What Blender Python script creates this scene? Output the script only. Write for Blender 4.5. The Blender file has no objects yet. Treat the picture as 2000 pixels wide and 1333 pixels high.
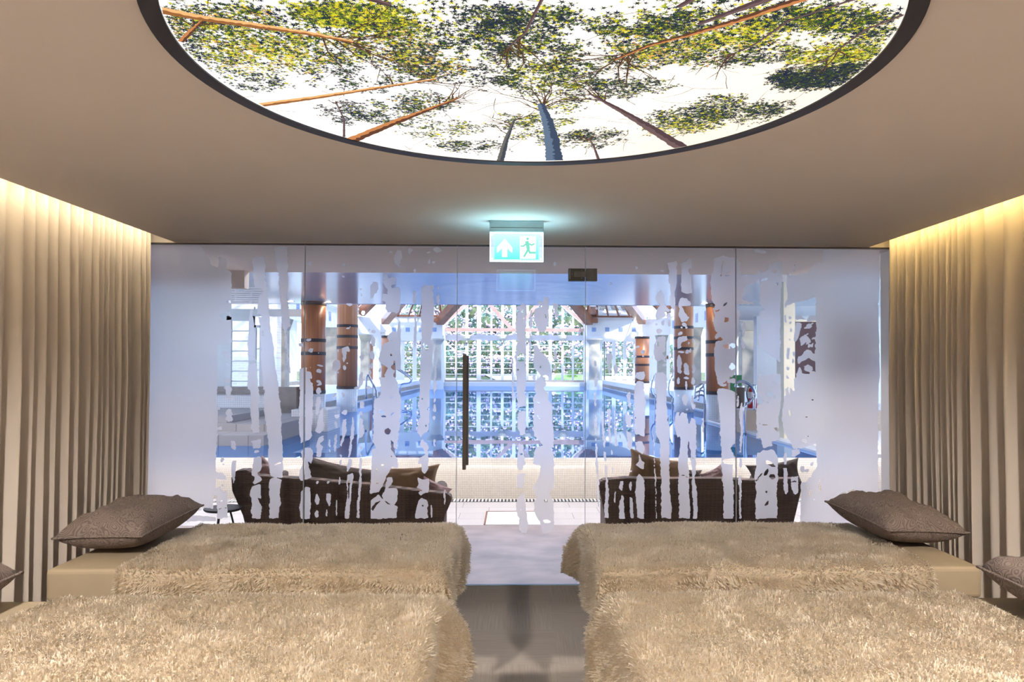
import bpy, bmesh, math, random
import numpy as np
from mathutils import Vector, Matrix, noise
random.seed(7)
C = bpy.context.scene.collection
PI = math.pi
# ------------------------------------------------------------------ camera
F, PX, PY, ROLL = 1400.0, 1034.0, 696.0, 0.003
EYE = 1.6
YAW = math.atan2(PX-1004, F); PIT = math.atan2(21, F)
cd = bpy.data.cameras.new('camera'); cam = bpy.data.objects.new('camera', cd); C.objects.link(cam)
cd.sensor_width = 36; cd.lens = F/2000*36
cd.shift_x = -(PX-1000)/2000; cd.shift_y = (PY-666.5)/2000
cd.clip_end = 400; cd.clip_start = .05
cam.matrix_world = (Matrix.Translation((0, 0, EYE)) @ Matrix.Rotation(-YAW, 4, 'Z') @ Matrix.Rotation(PI/2+PIT, 4, 'X')
                    @ Matrix.Rotation(ROLL, 4, 'Z'))
bpy.context.scene.camera = cam
_R = cam.matrix_world.to_3x3()
def ray(px, py):
    return _R @ Vector(((px-PX)/F, -(py-PY)/F, -1.0))
def at_y(px, py, y):
    d = ray(px, py); return Vector((0, 0, EYE)) + d*(y/d.y)
def at_z(px, py, z):
    d = ray(px, py); return Vector((0, 0, EYE)) + d*((z-EYE)/d.z)
# ------------------------------------------------------------------ world, view
sc = bpy.context.scene
w = bpy.data.worlds.new('sky'); sc.world = w; w.use_nodes = True
bg = w.node_tree.nodes['Background']; bg.inputs[0].default_value = (.52, .68, 1.0, 1); bg.inputs[1].default_value = 4.8
sc.view_settings.view_transform = 'Standard'; sc.view_settings.look = 'None'
sc.view_settings.gamma = 1; sc.view_settings.use_curve_mapping = False
sc.view_settings.exposure = 0.2
sc.cycles.max_bounces = 10; sc.cycles.diffuse_bounces = 4; sc.cycles.glossy_bounces = 4
sc.cycles.transmission_bounces = 6; sc.cycles.transparent_max_bounces = 16
sc.cycles.caustics_reflective = False; sc.cycles.caustics_refractive = False
sc.cycles.sample_clamp_indirect = 6; sc.cycles.use_denoising = True
def area(name, loc, rot, sx, sy, power, col):
    l = bpy.data.lights.new(name, 'AREA'); l.shape = 'RECTANGLE'; l.size = sx; l.size_y = sy; l.energy = power; l.color = col
    o = bpy.data.objects.new(name, l); o.location = loc; o.rotation_euler = rot; C.objects.link(o); return o
sl = bpy.data.lights.new('sun', 'SUN'); sl.energy = 4.5; sl.angle = math.radians(2); sl.color = (1, .95, .85)
for x_, y_ in ((-1.75, 1.25), (1.85, 1.25), (-1.75, -.4), (1.85, -.4)):       # added fill spots without fixtures, out of view, brightening beds and curtains
    l = bpy.data.lights.new('fill_spot', 'SPOT'); l.energy = 500 if y_ > 0 else 400; l.color = (1, .88, .77); l.spot_size = math.radians(112 if y_ > 0 else 150); l.spot_blend = .8; l.shadow_soft_size = .10
    o = bpy.data.objects.new('fill_spot', l); o.location = (x_, y_, 2.47); o.rotation_euler = (math.radians(24 if y_ > 0 else 0), 0, 0); C.objects.link(o)
so = bpy.data.objects.new('sun', sl); so.rotation_euler = (math.radians(38), math.radians(20), 0); C.objects.link(so)
# ------------------------------------------------------------------ materials
def nt(name):
    m = bpy.data.materials.new(name); m.use_nodes = True
    return m, m.node_tree, m.node_tree.nodes['Principled BSDF'], m.node_tree.nodes['Material Output']
def mat(name, col, rough=.5, metal=0, nscale=0, namt=.12, bump=0, bscale=None, spec=.5, coords='Object', stretch=(1, 1, 1), emit=None, es=0):
    m, t, b, o = nt(name)
    b.inputs['Base Color'].default_value = (*col, 1); b.inputs['Roughness'].default_value = rough; b.inputs['Metallic'].default_value = metal
    b.inputs['Specular IOR Level'].default_value = spec
    if emit: b.inputs['Emission Color'].default_value = (*emit, 1); b.inputs['Emission Strength'].default_value = es
    tc = t.nodes.new('ShaderNodeTexCoord'); mp = t.nodes.new('ShaderNodeMapping'); mp.inputs['Scale'].default_value = stretch
    t.links.new(tc.outputs[coords], mp.inputs[0])
    if nscale:
        n = t.nodes.new('ShaderNodeTexNoise'); n.inputs['Scale'].default_value = nscale; n.inputs['Detail'].default_value = 4
        r = t.nodes.new('ShaderNodeValToRGB')
        r.color_ramp.elements[0].position = .3; r.color_ramp.elements[1].position = .7
        r.color_ramp.elements[0].color = (*[c*(1-namt) for c in col], 1); r.color_ramp.elements[1].color = (*[min(1, c*(1+namt)) for c in col], 1)
        t.links.new(mp.outputs[0], n.inputs['Vector']); t.links.new(n.outputs['Fac'], r.inputs[0]); t.links.new(r.outputs[0], b.inputs['Base Color'])
    if bump:
        n2 = t.nodes.new('ShaderNodeTexNoise'); n2.inputs['Scale'].default_value = bscale or nscale or 50; n2.inputs['Detail'].default_value = 3
        bp = t.nodes.new('ShaderNodeBump'); bp.inputs['Strength'].default_value = bump; bp.inputs['Distance'].default_value = .01
        t.links.new(mp.outputs[0], n2.inputs['Vector']); t.links.new(n2.outputs['Fac'], bp.inputs['Height']); t.links.new(bp.outputs[0], b.inputs['Normal'])
    return m
def tiled(name, c1, c2, grout, w_, h_, mortar, plane='XY', offset=0, rough=.3, bump=.3):
    """tiles laid on a plane of the object's own coordinates"""
    m, t, b, o = nt(name); b.inputs['Roughness'].default_value = rough
    tc = t.nodes.new('ShaderNodeTexCoord'); sp = t.nodes.new('ShaderNodeSeparateXYZ'); cb = t.nodes.new('ShaderNodeCombineXYZ')
    t.links.new(tc.outputs['Object'], sp.inputs[0])
    t.links.new(sp.outputs[plane[0]], cb.inputs[0]); t.links.new(sp.outputs[plane[1]], cb.inputs[1])
    br = t.nodes.new('ShaderNodeTexBrick'); br.offset = offset; br.squash = 1
    br.inputs['Color1'].default_value = (*c1, 1); br.inputs['Color2'].default_value = (*c2, 1); br.inputs['Mortar'].default_value = (*grout, 1)
    br.inputs['Scale'].default_value = 1; br.inputs['Brick Width'].default_value = w_; br.inputs['Row Height'].default_value = h_
    br.inputs['Mortar Size'].default_value = mortar; br.inputs['Mortar Smooth'].default_value = .2
    t.links.new(cb.outputs[0], br.inputs['Vector']); t.links.new(br.outputs['Color'], b.inputs['Base Color'])
    if bump:
        bp = t.nodes.new('ShaderNodeBump'); bp.inputs['Strength'].default_value = bump; bp.inputs['Distance'].default_value = .003; bp.invert = True
        t.links.new(br.outputs['Fac'], bp.inputs['Height']); t.links.new(bp.outputs[0], b.inputs['Normal'])
    return m
def emis(name, col, s):
    m, t, b, o = nt(name); e = t.nodes.new('ShaderNodeEmission'); e.inputs[0].default_value = (*col, 1); e.inputs[1].default_value = s
    t.links.new(e.outputs[0], o.inputs[0]); return m
def glass_mat(name, tint=(1, 1, 1), ior=1.36):
    m, t, b, o = nt(name)
    tr = t.nodes.new('ShaderNodeBsdfTransparent'); tr.inputs[0].default_value = (*tint, 1)
    gl = t.nodes.new('ShaderNodeBsdfGlossy'); gl.inputs['Roughness'].default_value = .01
    fr = t.nodes.new('ShaderNodeFresnel'); fr.inputs[0].default_value = ior
    mx = t.nodes.new('ShaderNodeMixShader'); t.links.new(fr.outputs[0], mx.inputs[0]); t.links.new(tr.outputs[0], mx.inputs[1]); t.links.new(gl.outputs[0], mx.inputs[2])
    t.links.new(mx.outputs[0], o.inputs[0]); return m
def fabric(name, col, transl=.4, bscale=900, nscale=3, namt=.05):
    m, t, b, o = nt(name)
    d = t.nodes.new('ShaderNodeBsdfDiffuse'); tl = t.nodes.new('ShaderNodeBsdfTranslucent'); mx = t.nodes.new('ShaderNodeMixShader'); mx.inputs[0].default_value = transl
    for n_ in (d, tl): n_.inputs[0].default_value = (*col, 1)
    tc = t.nodes.new('ShaderNodeTexCoord'); n = t.nodes.new('ShaderNodeTexNoise'); n.inputs['Scale'].default_value = bscale
    bp = t.nodes.new('ShaderNodeBump'); bp.inputs['Strength'].default_value = .2; bp.inputs['Distance'].default_value = .001
    t.links.new(tc.outputs['Object'], n.inputs['Vector']); t.links.new(n.outputs['Fac'], bp.inputs['Height']); t.links.new(bp.outputs[0], d.inputs['Normal'])
    t.links.new(d.outputs[0], mx.inputs[1]); t.links.new(tl.outputs[0], mx.inputs[2]); t.links.new(mx.outputs[0], o.inputs[0]); return m
def wood(name, c1, c2, scale=1.0, stretch=(14, 14, .6), rough=.35):
    m, t, b, o = nt(name); b.inputs['Roughness'].default_value = rough
    tc = t.nodes.new('ShaderNodeTexCoord'); mp = t.nodes.new('ShaderNodeMapping'); mp.inputs['Scale'].default_value = stretch
    n = t.nodes.new('ShaderNodeTexNoise'); n.inputs['Scale'].default_value = scale; n.inputs['Detail'].default_value = 5
    r = t.nodes.new('ShaderNodeValToRGB'); r.color_ramp.elements[0].position = .35; r.color_ramp.elements[1].position = .68
    r.color_ramp.elements[0].color = (*c1, 1); r.color_ramp.elements[1].color = (*c2, 1)
    t.links.new(tc.outputs['Object'], mp.inputs[0]); t.links.new(mp.outputs[0], n.inputs['Vector']); t.links.new(n.outputs['Fac'], r.inputs[0])
    t.links.new(r.outputs[0], b.inputs['Base Color']); return m
M = {}
M['plaster'] = mat('warm_white_plaster', (.84, .79, .76), .9, nscale=1.2, namt=.02, bump=.05, bscale=300)
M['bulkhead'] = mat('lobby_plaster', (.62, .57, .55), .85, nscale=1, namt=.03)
M['white'] = mat('white_paint', (.80, .80, .80), .5, nscale=2, namt=.02)
M['whitewall'] = mat('white_render', (.78, .78, .78), .7, nscale=1.5, namt=.04)
M['curtain'] = fabric('cream_curtain', (.86, .79, .72), .30)
M['mattress'] = mat('beige_sheet', (.34, .28, .195), .85, nscale=6, namt=.06, bump=.15, bscale=500)
M['bedbase'] = mat('dark_bed_base', (.07, .05, .04), .6, nscale=8)
M['metal'] = mat('brushed_steel', (.13, .125, .12), .45, .8, nscale=60, namt=.15, stretch=(1, 1, .05))
M['hinge'] = mat('bronzed_hinge', (.06, .058, .05), .5, .6, nscale=50, namt=.1)
M['chrome'] = mat('chrome', (.45, .50, .62), .12, 1, nscale=3, namt=.05)
M['black'] = mat('black_rim', (.006, .005, .008), .5, nscale=20, namt=.2)
M['darkline'] = mat('dark_channel', (.06, .05, .045), .6, nscale=20)
M['glass'] = glass_mat('clear_glass')
M['winglass'] = glass_mat('window_glass', (.97, 1, 1))
M['woodpillar'] = wood('honey_wood_staves', (.40, .135, .055), (.56, .22, .09), 1.0, (26, 26, .5))
M['timber'] = wood('brown_timber', (.20, .075, .04), (.33, .13, .07), 1.0, (3, 3, 3))
M['paletimber'] = wood('pale_timber', (.48, .30, .25), (.60, .40, .34), 1.0, (3, 3, 3))
M['band'] = mat('dark_hoop', (.02, .014, .022), .5, nscale=20)
M['stone'] = mat('sandstone', (.30, .27, .24), .8, nscale=4, namt=.18, bump=.2, bscale=60)
M['palestone'] = mat('pale_sandstone', (.55, .50, .43), .8, nscale=4, namt=.1, bump=.2, bscale=60)
M['steps'] = tiled('step_stone', (.32, .31, .32), (.38, .37, .38), (.16, .16, .17), .42, 3, .006, 'XZ', 0, .7)
M['mosaic'] = tiled('cream_mosaic', (.74, .68, .58), (.80, .74, .64), (.34, .26, .20), .0213, .0213, .0011, 'XZ', 0, .25, .5)
M['whitemosaic'] = tiled('white_mosaic', (.72, .76, .80), (.78, .80, .84), (.45, .48, .52), .04, .04, .002, 'XZ', 0, .25, .4)
M['deck'] = tiled('white_stone_tiles', (.66, .63, .62), (.72, .69, .68), (.24, .19, .18), .61, .305, .003, 'XY', .5, .35, .3)
M['pooldeck'] = mat('pale_pool_deck', (.66, .63, .60), .5, nscale=2, namt=.06)
M['greystone'] = mat('grey_marble_tiles', (.36, .30, .29), .35, nscale=2.6, namt=.28, stretch=(1, 1.5, 1))
M['hatch'] = mat('white_hatch_tile', (.84, .82, .82), .4, nscale=3, namt=.03)
M['bluetile'] = tiled('blue_glass_tile', (.04, .12, .42), (.14, .30, .62), (.45, .55, .72), .05, .05, .008, 'XZ', 0, .3, .2)
M['glossceil'] = mat('gloss_stretch_ceiling', (.62, .66, .80), .16, nscale=1, namt=.03, spec=.9, bump=.05, bscale=5, stretch=(.15, 2, 1))
M['brick'] = tiled('pale_brick', (.80, .66, .60), (.90, .80, .74), (.9, .9, .9), .22, .075, .008, 'XZ', .5, .8)
M['terrazzo'] = mat('sill', (.35, .30, .27), .6, nscale=6)
M['red'] = mat('red_paint', (.45, .012, .02), .3, nscale=8, namt=.06)
M['rubber'] = mat('black_rubber', (.012, .012, .014), .6, nscale=30)
M['green'] = mat('green_sign', (.03, .22, .08), .6, nscale=5, namt=.1)
M['tanwall'] = mat('tan_render', (.50, .41, .33), .8, nscale=5, namt=.06)
M['purple'] = mat('plum_panel', (.05, .025, .035), .6, nscale=5)
M['cream'] = mat('cream_render', (.86, .80, .62), .7, nscale=3, namt=.04)
M['alu'] = mat('pale_aluminium', (.36, .50, .54), .45, .2, nscale=20, namt=.04)
M['gravel'] = mat('pale_path', (.75, .68, .66), .9, nscale=14, namt=.2)
M['earth'] = mat('soil', (.10, .12, .05), .9, nscale=6, namt=.4)
M['lawn'] = mat('lawn', (.20, .34, .10), .9, nscale=9, namt=.35)
M['leaf'] = mat('rhododendron_leaf', (.20, .34, .25), .5, nscale=1.6, namt=.6)
M['flower'] = mat('pink_blossom', (.74, .50, .68), .7, nscale=3, namt=.2)
M['lens'] = emis('lamp_lens', (1, .85, .68), 30)
M['cushbrown'] = mat('brown_cushion', (.20, .125, .07), .85, nscale=12, namt=.12, bump=.2, bscale=700)
M['cushdark'] = mat('taupe_cushion', (.085, .068, .06), .85, nscale=12, namt=.15, bump=.2, bscale=700)
M['cushmauve'] = mat('mauve_cushion', (.32, .22, .23), .85, nscale=12, namt=.1, bump=.2, bscale=700)
# carpet: quarter-turned ribbed tiles
def carpet():
    m, t, b, o = nt('ribbed_carpet'); b.inputs['Roughness'].default_value = .95; b.inputs['Specular IOR Level'].default_value = .1
    tc = t.nodes.new('ShaderNodeTexCoord'); ck = t.nodes.new('ShaderNodeTexChecker'); ck.inputs['Scale'].default_value = 2.0
    n1 = t.nodes.new('ShaderNodeTexNoise'); n2 = t.nodes.new('ShaderNodeTexNoise')
    for n, s in ((n1, (3, 130, 1)), (n2, (130, 3, 1))):
        mp = t.nodes.new('ShaderNodeMapping'); mp.inputs['Scale'].default_value = s; t.links.new(tc.outputs['Object'], mp.inputs[0])
        t.links.new(mp.outputs[0], n.inputs['Vector']); n.inputs['Scale'].default_value = 1
    mp = t.nodes.new('ShaderNodeMapping'); mp.inputs['Location'].default_value = (.25, .12, .001); t.links.new(tc.outputs['Object'], mp.inputs[0]); t.links.new(mp.outputs[0], ck.inputs['Vector'])
    mx = t.nodes.new('ShaderNodeMix'); t.links.new(ck.outputs['Fac'], mx.inputs[0]); t.links.new(n1.outputs['Fac'], mx.inputs[2]); t.links.new(n2.outputs['Fac'], mx.inputs[3])
    r = t.nodes.new('ShaderNodeValToRGB'); r.color_ramp.elements[0].position = .25; r.color_ramp.elements[1].position = .75
    r.color_ramp.elements[0].color = (.34, .305, .275, 1); r.color_ramp.elements[1].color = (.43, .39, .355, 1)
    t.links.new(mx.outputs[0], r.inputs[0]); t.links.new(r.outputs[0], b.inputs['Base Color']); return m
M['carpet'] = carpet()
def fur():
    m, t, b, o = nt('sheep_fur'); b.inputs['Roughness'].default_value = .9; b.inputs['Specular IOR Level'].default_value = .1
    b.inputs['Sheen Weight'].default_value = .3
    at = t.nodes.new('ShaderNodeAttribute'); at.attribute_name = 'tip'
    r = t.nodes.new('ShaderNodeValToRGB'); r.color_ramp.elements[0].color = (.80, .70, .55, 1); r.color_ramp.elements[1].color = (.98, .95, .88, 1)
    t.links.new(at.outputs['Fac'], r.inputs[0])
    d = t.nodes.new('ShaderNodeBsdfDiffuse'); tl = t.nodes.new('ShaderNodeBsdfTranslucent'); mx = t.nodes.new('ShaderNodeMixShader'); mx.inputs[0].default_value = .5
    t.links.new(r.outputs[0], d.inputs[0]); t.links.new(r.outputs[0], tl.inputs[0]); t.links.new(d.outputs[0], mx.inputs[1]); t.links.new(tl.outputs[0], mx.inputs[2]); t.links.new(mx.outputs[0], o.inputs[0]); return m
M['fur'] = fur()
def paisley():
    m, t, b, o = nt('paisley_fabric'); b.inputs['Roughness'].default_value = .8
    tc = t.nodes.new('ShaderNodeTexCoord'); n = t.nodes.new('ShaderNodeTexNoise'); n.inputs['Scale'].default_value = 5
    mxv = t.nodes.new('ShaderNodeMix'); mxv.data_type = 'VECTOR'; mxv.inputs[0].default_value = .16
    t.links.new(tc.outputs['Object'], n.inputs['Vector']); t.links.new(tc.outputs['Object'], mxv.inputs[4]); t.links.new(n.outputs['Color'], mxv.inputs[5])
    v = t.nodes.new('ShaderNodeTexVoronoi'); v.inputs['Scale'].default_value = 22; t.links.new(mxv.outputs[1], v.inputs['Vector'])
    mt = t.nodes.new('ShaderNodeMath'); mt.operation = 'MULTIPLY'; mt.inputs[1].default_value = 34; t.links.new(v.outputs['Distance'], mt.inputs[0])
    sn = t.nodes.new('ShaderNodeMath'); sn.operation = 'SINE'; t.links.new(mt.outputs[0], sn.inputs[0])
    r = t.nodes.new('ShaderNodeValToRGB'); r.color_ramp.elements[0].position = .25; r.color_ramp.elements[1].position = .55
    r.color_ramp.elements[0].color = (.115, .09, .082, 1); r.color_ramp.elements[1].color = (.19, .155, .14, 1)
    ad = t.nodes.new('ShaderNodeMath'); ad.operation = 'MULTIPLY_ADD'; ad.inputs[1].default_value = .5; ad.inputs[2].default_value = .5
    t.links.new(sn.outputs[0], ad.inputs[0]); t.links.new(ad.outputs[0], r.inputs[0]); t.links.new(r.outputs[0], b.inputs['Base Color'])
    bp = t.nodes.new('ShaderNodeBump'); bp.inputs['Strength'].default_value = .35; bp.inputs['Distance'].default_value = .004
    t.links.new(ad.outputs[0], bp.inputs['Height']); t.links.new(bp.outputs[0], b.inputs['Normal']); return m
M['paisley'] = paisley()
def wicker():
    m, t, b, o = nt('brown_wicker'); b.inputs['Roughness'].default_value = .6
    tc = t.nodes.new('ShaderNodeTexCoord'); wv = t.nodes.new('ShaderNodeTexWave'); wv.bands_direction = 'Z'; wv.inputs['Scale'].default_value = 28; wv.inputs['Distortion'].default_value = 1.2
    wv.inputs['Detail Scale'].default_value = 6
    w2 = t.nodes.new('ShaderNodeTexWave'); w2.bands_direction = 'X'; w2.inputs['Scale'].default_value = 9; w2.inputs['Distortion'].default_value = .6
    t.links.new(tc.outputs['Object'], wv.inputs['Vector']); t.links.new(tc.outputs['Object'], w2.inputs['Vector'])
    mx = t.nodes.new('ShaderNodeMath'); mx.operation = 'MULTIPLY_ADD'; mx.inputs[1].default_value = .16
    t.links.new(w2.outputs['Fac'], mx.inputs[0]); t.links.new(wv.outputs['Fac'], mx.inputs[2])
    r = t.nodes.new('ShaderNodeValToRGB'); r.color_ramp.elements[0].position = .15; r.color_ramp.elements[1].position = .9
    r.color_ramp.elements[0].color = (.035, .022, .018, 1); r.color_ramp.elements[1].color = (.19, .125, .10, 1)
    t.links.new(mx.outputs[0], r.inputs[0]); t.links.new(r.outputs[0], b.inputs['Base Color'])
    bp = t.nodes.new('ShaderNodeBump'); bp.inputs['Strength'].default_value = .8; bp.inputs['Distance'].default_value = .008
    t.links.new(mx.outputs[0], bp.inputs['Height']); t.links.new(bp.outputs[0], b.inputs['Normal']); return m
M['wicker'] = wicker()
def film_mat():
    m, t, b, o = nt('frosted_film')
    d = t.nodes.new('ShaderNodeBsdfDiffuse'); d.inputs[0].default_value = (.90, .86, .87, 1)
    tl = t.nodes.new('ShaderNodeBsdfTranslucent'); tl.inputs[0].default_value = (.92, .89, .92, 1)
    rf = t.nodes.new('ShaderNodeBsdfRefraction'); rf.inputs['Color'].default_value = (.92, .92, .97, 1); rf.inputs['Roughness'].default_value = .5; rf.inputs['IOR'].default_value = 1.2
    m1 = t.nodes.new('ShaderNodeMixShader'); m1.inputs[0].default_value = .78; m2 = t.nodes.new('ShaderNodeMixShader'); m2.inputs[0].default_value = .42
    t.links.new(d.outputs[0], m1.inputs[1]); t.links.new(tl.outputs[0], m1.inputs[2])
    t.links.new(m1.outputs[0], m2.inputs[1]); t.links.new(rf.outputs[0], m2.inputs[2]); t.links.new(m2.outputs[0], o.inputs[0]); return m
M['film'] = film_mat()
def water_mat():
    m, t, b, o = nt('pool_water')
    d = t.nodes.new('ShaderNodeBsdfDiffuse'); d.inputs[0].default_value = (.05, .16, .42, 1)
    g = t.nodes.new('ShaderNodeBsdfGlossy'); g.inputs['Color'].default_value = (.66, .80, 1, 1); g.inputs['Roughness'].default_value = .004
    fr = t.nodes.new('ShaderNodeFresnel'); fr.inputs[0].default_value = 1.33
    mu = t.nodes.new('ShaderNodeMath'); mu.operation = 'MULTIPLY_ADD'; mu.inputs[1].default_value = .75; mu.inputs[2].default_value = .22; mu.use_clamp = True
    mx = t.nodes.new('ShaderNodeMixShader')
    tc = t.nodes.new('ShaderNodeTexCoord'); mp = t.nodes.new('ShaderNodeMapping'); mp.inputs['Scale'].default_value = (.5, 1, 1)
    n = t.nodes.new('ShaderNodeTexNoise'); n.inputs['Scale'].default_value = 1.6; n.inputs['Detail'].default_value = 2
    bp = t.nodes.new('ShaderNodeBump'); bp.inputs['Strength'].default_value = .04; bp.inputs['Distance'].default_value = .02
    t.links.new(tc.outputs['Object'], mp.inputs[0]); t.links.new(mp.outputs[0], n.inputs['Vector']); t.links.new(n.outputs['Fac'], bp.inputs['Height'])
    t.links.new(bp.outputs[0], g.inputs['Normal'])
    t.links.new(fr.outputs[0], mu.inputs[0]); t.links.new(mu.outputs[0], mx.inputs[0]); t.links.new(d.outputs[0], mx.inputs[1]); t.links.new(g.outputs[0], mx.inputs[2])
    t.links.new(mx.outputs[0], o.inputs[0]); return m
M['water'] = water_mat()
# ------------------------------------------------------------------ mesh helpers
class MB:
    def __init__(s): s.v = []; s.f = []; s.mi = []; s.cur = 0
    def add(s, vs, fs):
        n = len(s.v); s.v += [tuple(v) for v in vs]; s.f += [tuple(i+n for i in f) for f in fs]; s.mi += [s.cur]*len(fs); return s
    def box(s, x0, x1, y0, y1, z0, z1):
        return s.add([(x0, y0, z0), (x1, y0, z0), (x1, y1, z0), (x0, y1, z0), (x0, y0, z1), (x1, y0, z1), (x1, y1, z1), (x0, y1, z1)],
                     [(0, 3, 2, 1), (4, 5, 6, 7), (0, 1, 5, 4), (1, 2, 6, 5), (2, 3, 7, 6), (3, 0, 4, 7)])
    def bar(s, a, b, wx, wz):
        a = Vector(a); b = Vector(b); d = (b-a).normalized(); up = Vector((0, 0, 1)) if abs(d.z) < .95 else Vector((0, 1, 0))
        r = d.cross(up).normalized(); u = r.cross(d)
        vs = [p + r*sx*wx/2 + u*sz*wz/2 for p in (a, b) for sx, sz in ((-1, -1), (1, -1), (1, 1), (-1, 1))]
        return s.add(vs, [(0, 1, 2, 3), (7, 6, 5, 4), (0, 4, 5, 1), (1, 5, 6, 2), (2, 6, 7, 3), (3, 7, 4, 0)])
    def lathe(s, cx, cy, prof, n=40, cap=True):
        vs = []; fs = []
        for r, z in prof:
            for k in range(n): a = 2*PI*k/n; vs.append((cx+r*math.cos(a), cy+r*math.sin(a), z))
        for i in range(len(prof)-1):
            for k in range(n): k2 = (k+1) % n; fs.append((i*n+k, i*n+k2, (i+1)*n+k2, (i+1)*n+k))
        if cap: fs.append(tuple(range(n-1, -1, -1))); fs.append(tuple((len(prof)-1)*n+k for k in range(n)))
        return s.add(vs, fs)
    def tube(s, pts, r, n=8):
        pts = [Vector(p) for p in pts]; vs = []; fs = []
        for i, p in enumerate(pts):
            d = (pts[min(i+1, len(pts)-1)]-pts[max(i-1, 0)]).normalized()
            up = Vector((0, 0, 1)) if abs(d.z) < .9 else Vector((1, 0, 0)); a = d.cross(up).normalized(); b = a.cross(d)
            for k in range(n): t = 2*PI*k/n; vs.append(p + a*math.cos(t)*r + b*math.sin(t)*r)
        for i in range(len(pts)-1):
            for k in range(n): k2 = (k+1) % n; fs.append((i*n+k, i*n+k2, (i+1)*n+k2, (i+1)*n+k))
        fs.append(tuple(range(n-1, -1, -1))); fs.append(tuple((len(pts)-1)*n+k for k in range(n)))
        return s.add(vs, fs)
    def prism(s, pts, axis, a, b):
        """polygon in two coordinates, extruded along 'x','y' or 'z' from a to b"""
        n = len(pts)
        def P(p, t): return {'y': (p[0], t, p[1]), 'x': (t, p[0], p[1]), 'z': (p[0], p[1], t)}[axis]
        vs = [P(p, a) for p in pts] + [P(p, b) for p in pts]
        fs = [tuple(range(n)), tuple(range(2*n-1, n-1, -1))] + [(i, i+n, (i+1) % n + n, (i+1) % n) for i in range(n)]
        return s.add(vs, fs)
    def build(s, name, mats, parent=None, smooth=False, bevel=0, org=None, fix=True):
        me = bpy.data.meshes.new(name)
        o = bpy.data.objects.new(name, me)
        org = Vector(org) if org is not None else Vector((0, 0, 0))
        me.from_pydata([tuple(Vector(v)-org) for v in s.v], [], s.f)
        mats = mats if isinstance(mats, (list, tuple)) else [mats]
        for m in mats: me.materials.append(m)
        if len(mats) > 1: me.polygons.foreach_set('material_index', s.mi)
        if fix:
            bm = bmesh.new(); bm.from_mesh(me); bmesh.ops.recalc_face_normals(bm, faces=bm.faces); bm.to_mesh(me); bm.free()
        if smooth: me.polygons.foreach_set('use_smooth', [True]*len(me.polygons)); 
        me.update(); C.objects.link(o); o.location = org
        if parent is not None:
            o.parent = parent; o.location = org - parent.location
        if bevel:
            md = o.modifiers.new('bevel', 'BEVEL'); md.width = bevel; md.segments = 3; md.limit_method = 'ANGLE'
        return o
def smooth_by_angle(o, ang=40):
    me = o.data; me.polygons.foreach_set('use_smooth', [True]*len(me.polygons))
    bm = bmesh.new(); bm.from_mesh(me)
    for e in bm.edges:
        if len(e.link_faces) == 2 and e.calc_face_angle(0) > math.radians(ang): e.smooth = False
    bm.to_mesh(me); bm.free()
def tag(o, label=None, cat=None, group=None, kind=None):
    if label: o['label'] = label
    if cat: o['category'] = cat
    if group: o['group'] = group
    if kind: o['kind'] = kind
    return o
def empty(name, loc=(0, 0, 0)):
    o = bpy.data.objects.new(name, None); C.objects.link(o); o.location = loc; return o
def thing(name, loc, label, cat, group=None): return tag(empty(name, loc), label, cat, group)
def struct(name, mb, m, label=None, **k): return tag(mb.build(name, m, **k), label, None, None, 'structure')
# ================================================================== the relaxation room
H = 2.5; GY = 5.27
XL, XR = -2.78, 2.88; EL, ER = -2.47, 2.64            # outer walls, ceiling panel edges
struct('floor', MB().box(XL-.1, XR+.1, -2.6, GY+.02, -.12, 0), M['carpet'])
DC = Vector((.052, 2.10)); DR = 1.02                   # luminous disc
mb = MB()
n = 96; ring = [(DC.x+(DR-.02)*math.cos(2*PI*k/n), DC.y+(DR-.02)*math.sin(2*PI*k/n)) for k in range(n)]
# ceiling panel with a round opening: bridge circle to rectangle
def rectpt(a):
    c, s_ = math.cos(a), math.sin(a); cx, cy = DC.x, DC.y
    ts = [((ER if c > 0 else EL)-cx)/c if abs(c) > 1e-6 else 1e9, ((GY if s_ > 0 else -2.6)-cy)/s_ if abs(s_) > 1e-6 else 1e9]
    t = min(ts); return (cx+c*t, cy+s_*t)
angs = sorted([2*PI*k/n for k in range(n)] + [math.atan2(y-DC.y, x-DC.x) % (2*PI) for x in (EL, ER) for y in (-2.6, GY)])
for zz in (H, H+.04):
    inn = [(DC.x+(DR-.02)*math.cos(a), DC.y+(DR-.02)*math.sin(a), zz) for a in angs]; out = [(*rectpt(a), zz) for a in angs]
    k = len(angs); mb.add(inn+out, [(i, (i+1) % k, k+(i+1) % k, k+i) for i in range(k)])
mb.box(EL-.001, EL, -2.6, GY, H, H+.04); mb.box(ER, ER+.001, -2.6, GY, H, H+.04)
struct('ceiling', mb, M['plaster'], fix=False)
# the cove behind the ceiling panel edges, and the walls
for nm, x0, x1 in (('left', XL, EL), ('right', ER, XR)):
    struct('trim_1' if nm == 'left' else 'trim_2', MB().box(x0, x1, -2.6, GY+.02, 2.78, 2.84), M['plaster'])
struct('ceiling_slab', MB().box(XL-.3, XR+.3, -2.9, GY+.1, 2.84, 2.98), M['plaster'])
struct('wall_left', MB().box(XL-.12, XL, -2.6, GY+.3, 0, 2.84), M['plaster'])
struct('wall_right', MB().box(XR, XR+.12, -2.6, GY+.3, 0, 2.84), M['plaster'])
struct('wall_back', MB().box(XL-.1, XR+.1, -2.72, -2.6, 0, 2.84), M['plaster'])
struct('trim_3', MB().box(XL, XR, GY-.012, GY+.10, H-.004, H+.36), M['plaster'])       # header over the glazing
struct('trim_4', MB().box(XL, XR, GY-.014, GY+.03, H-.012, H-.004), M['darkline'])
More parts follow.
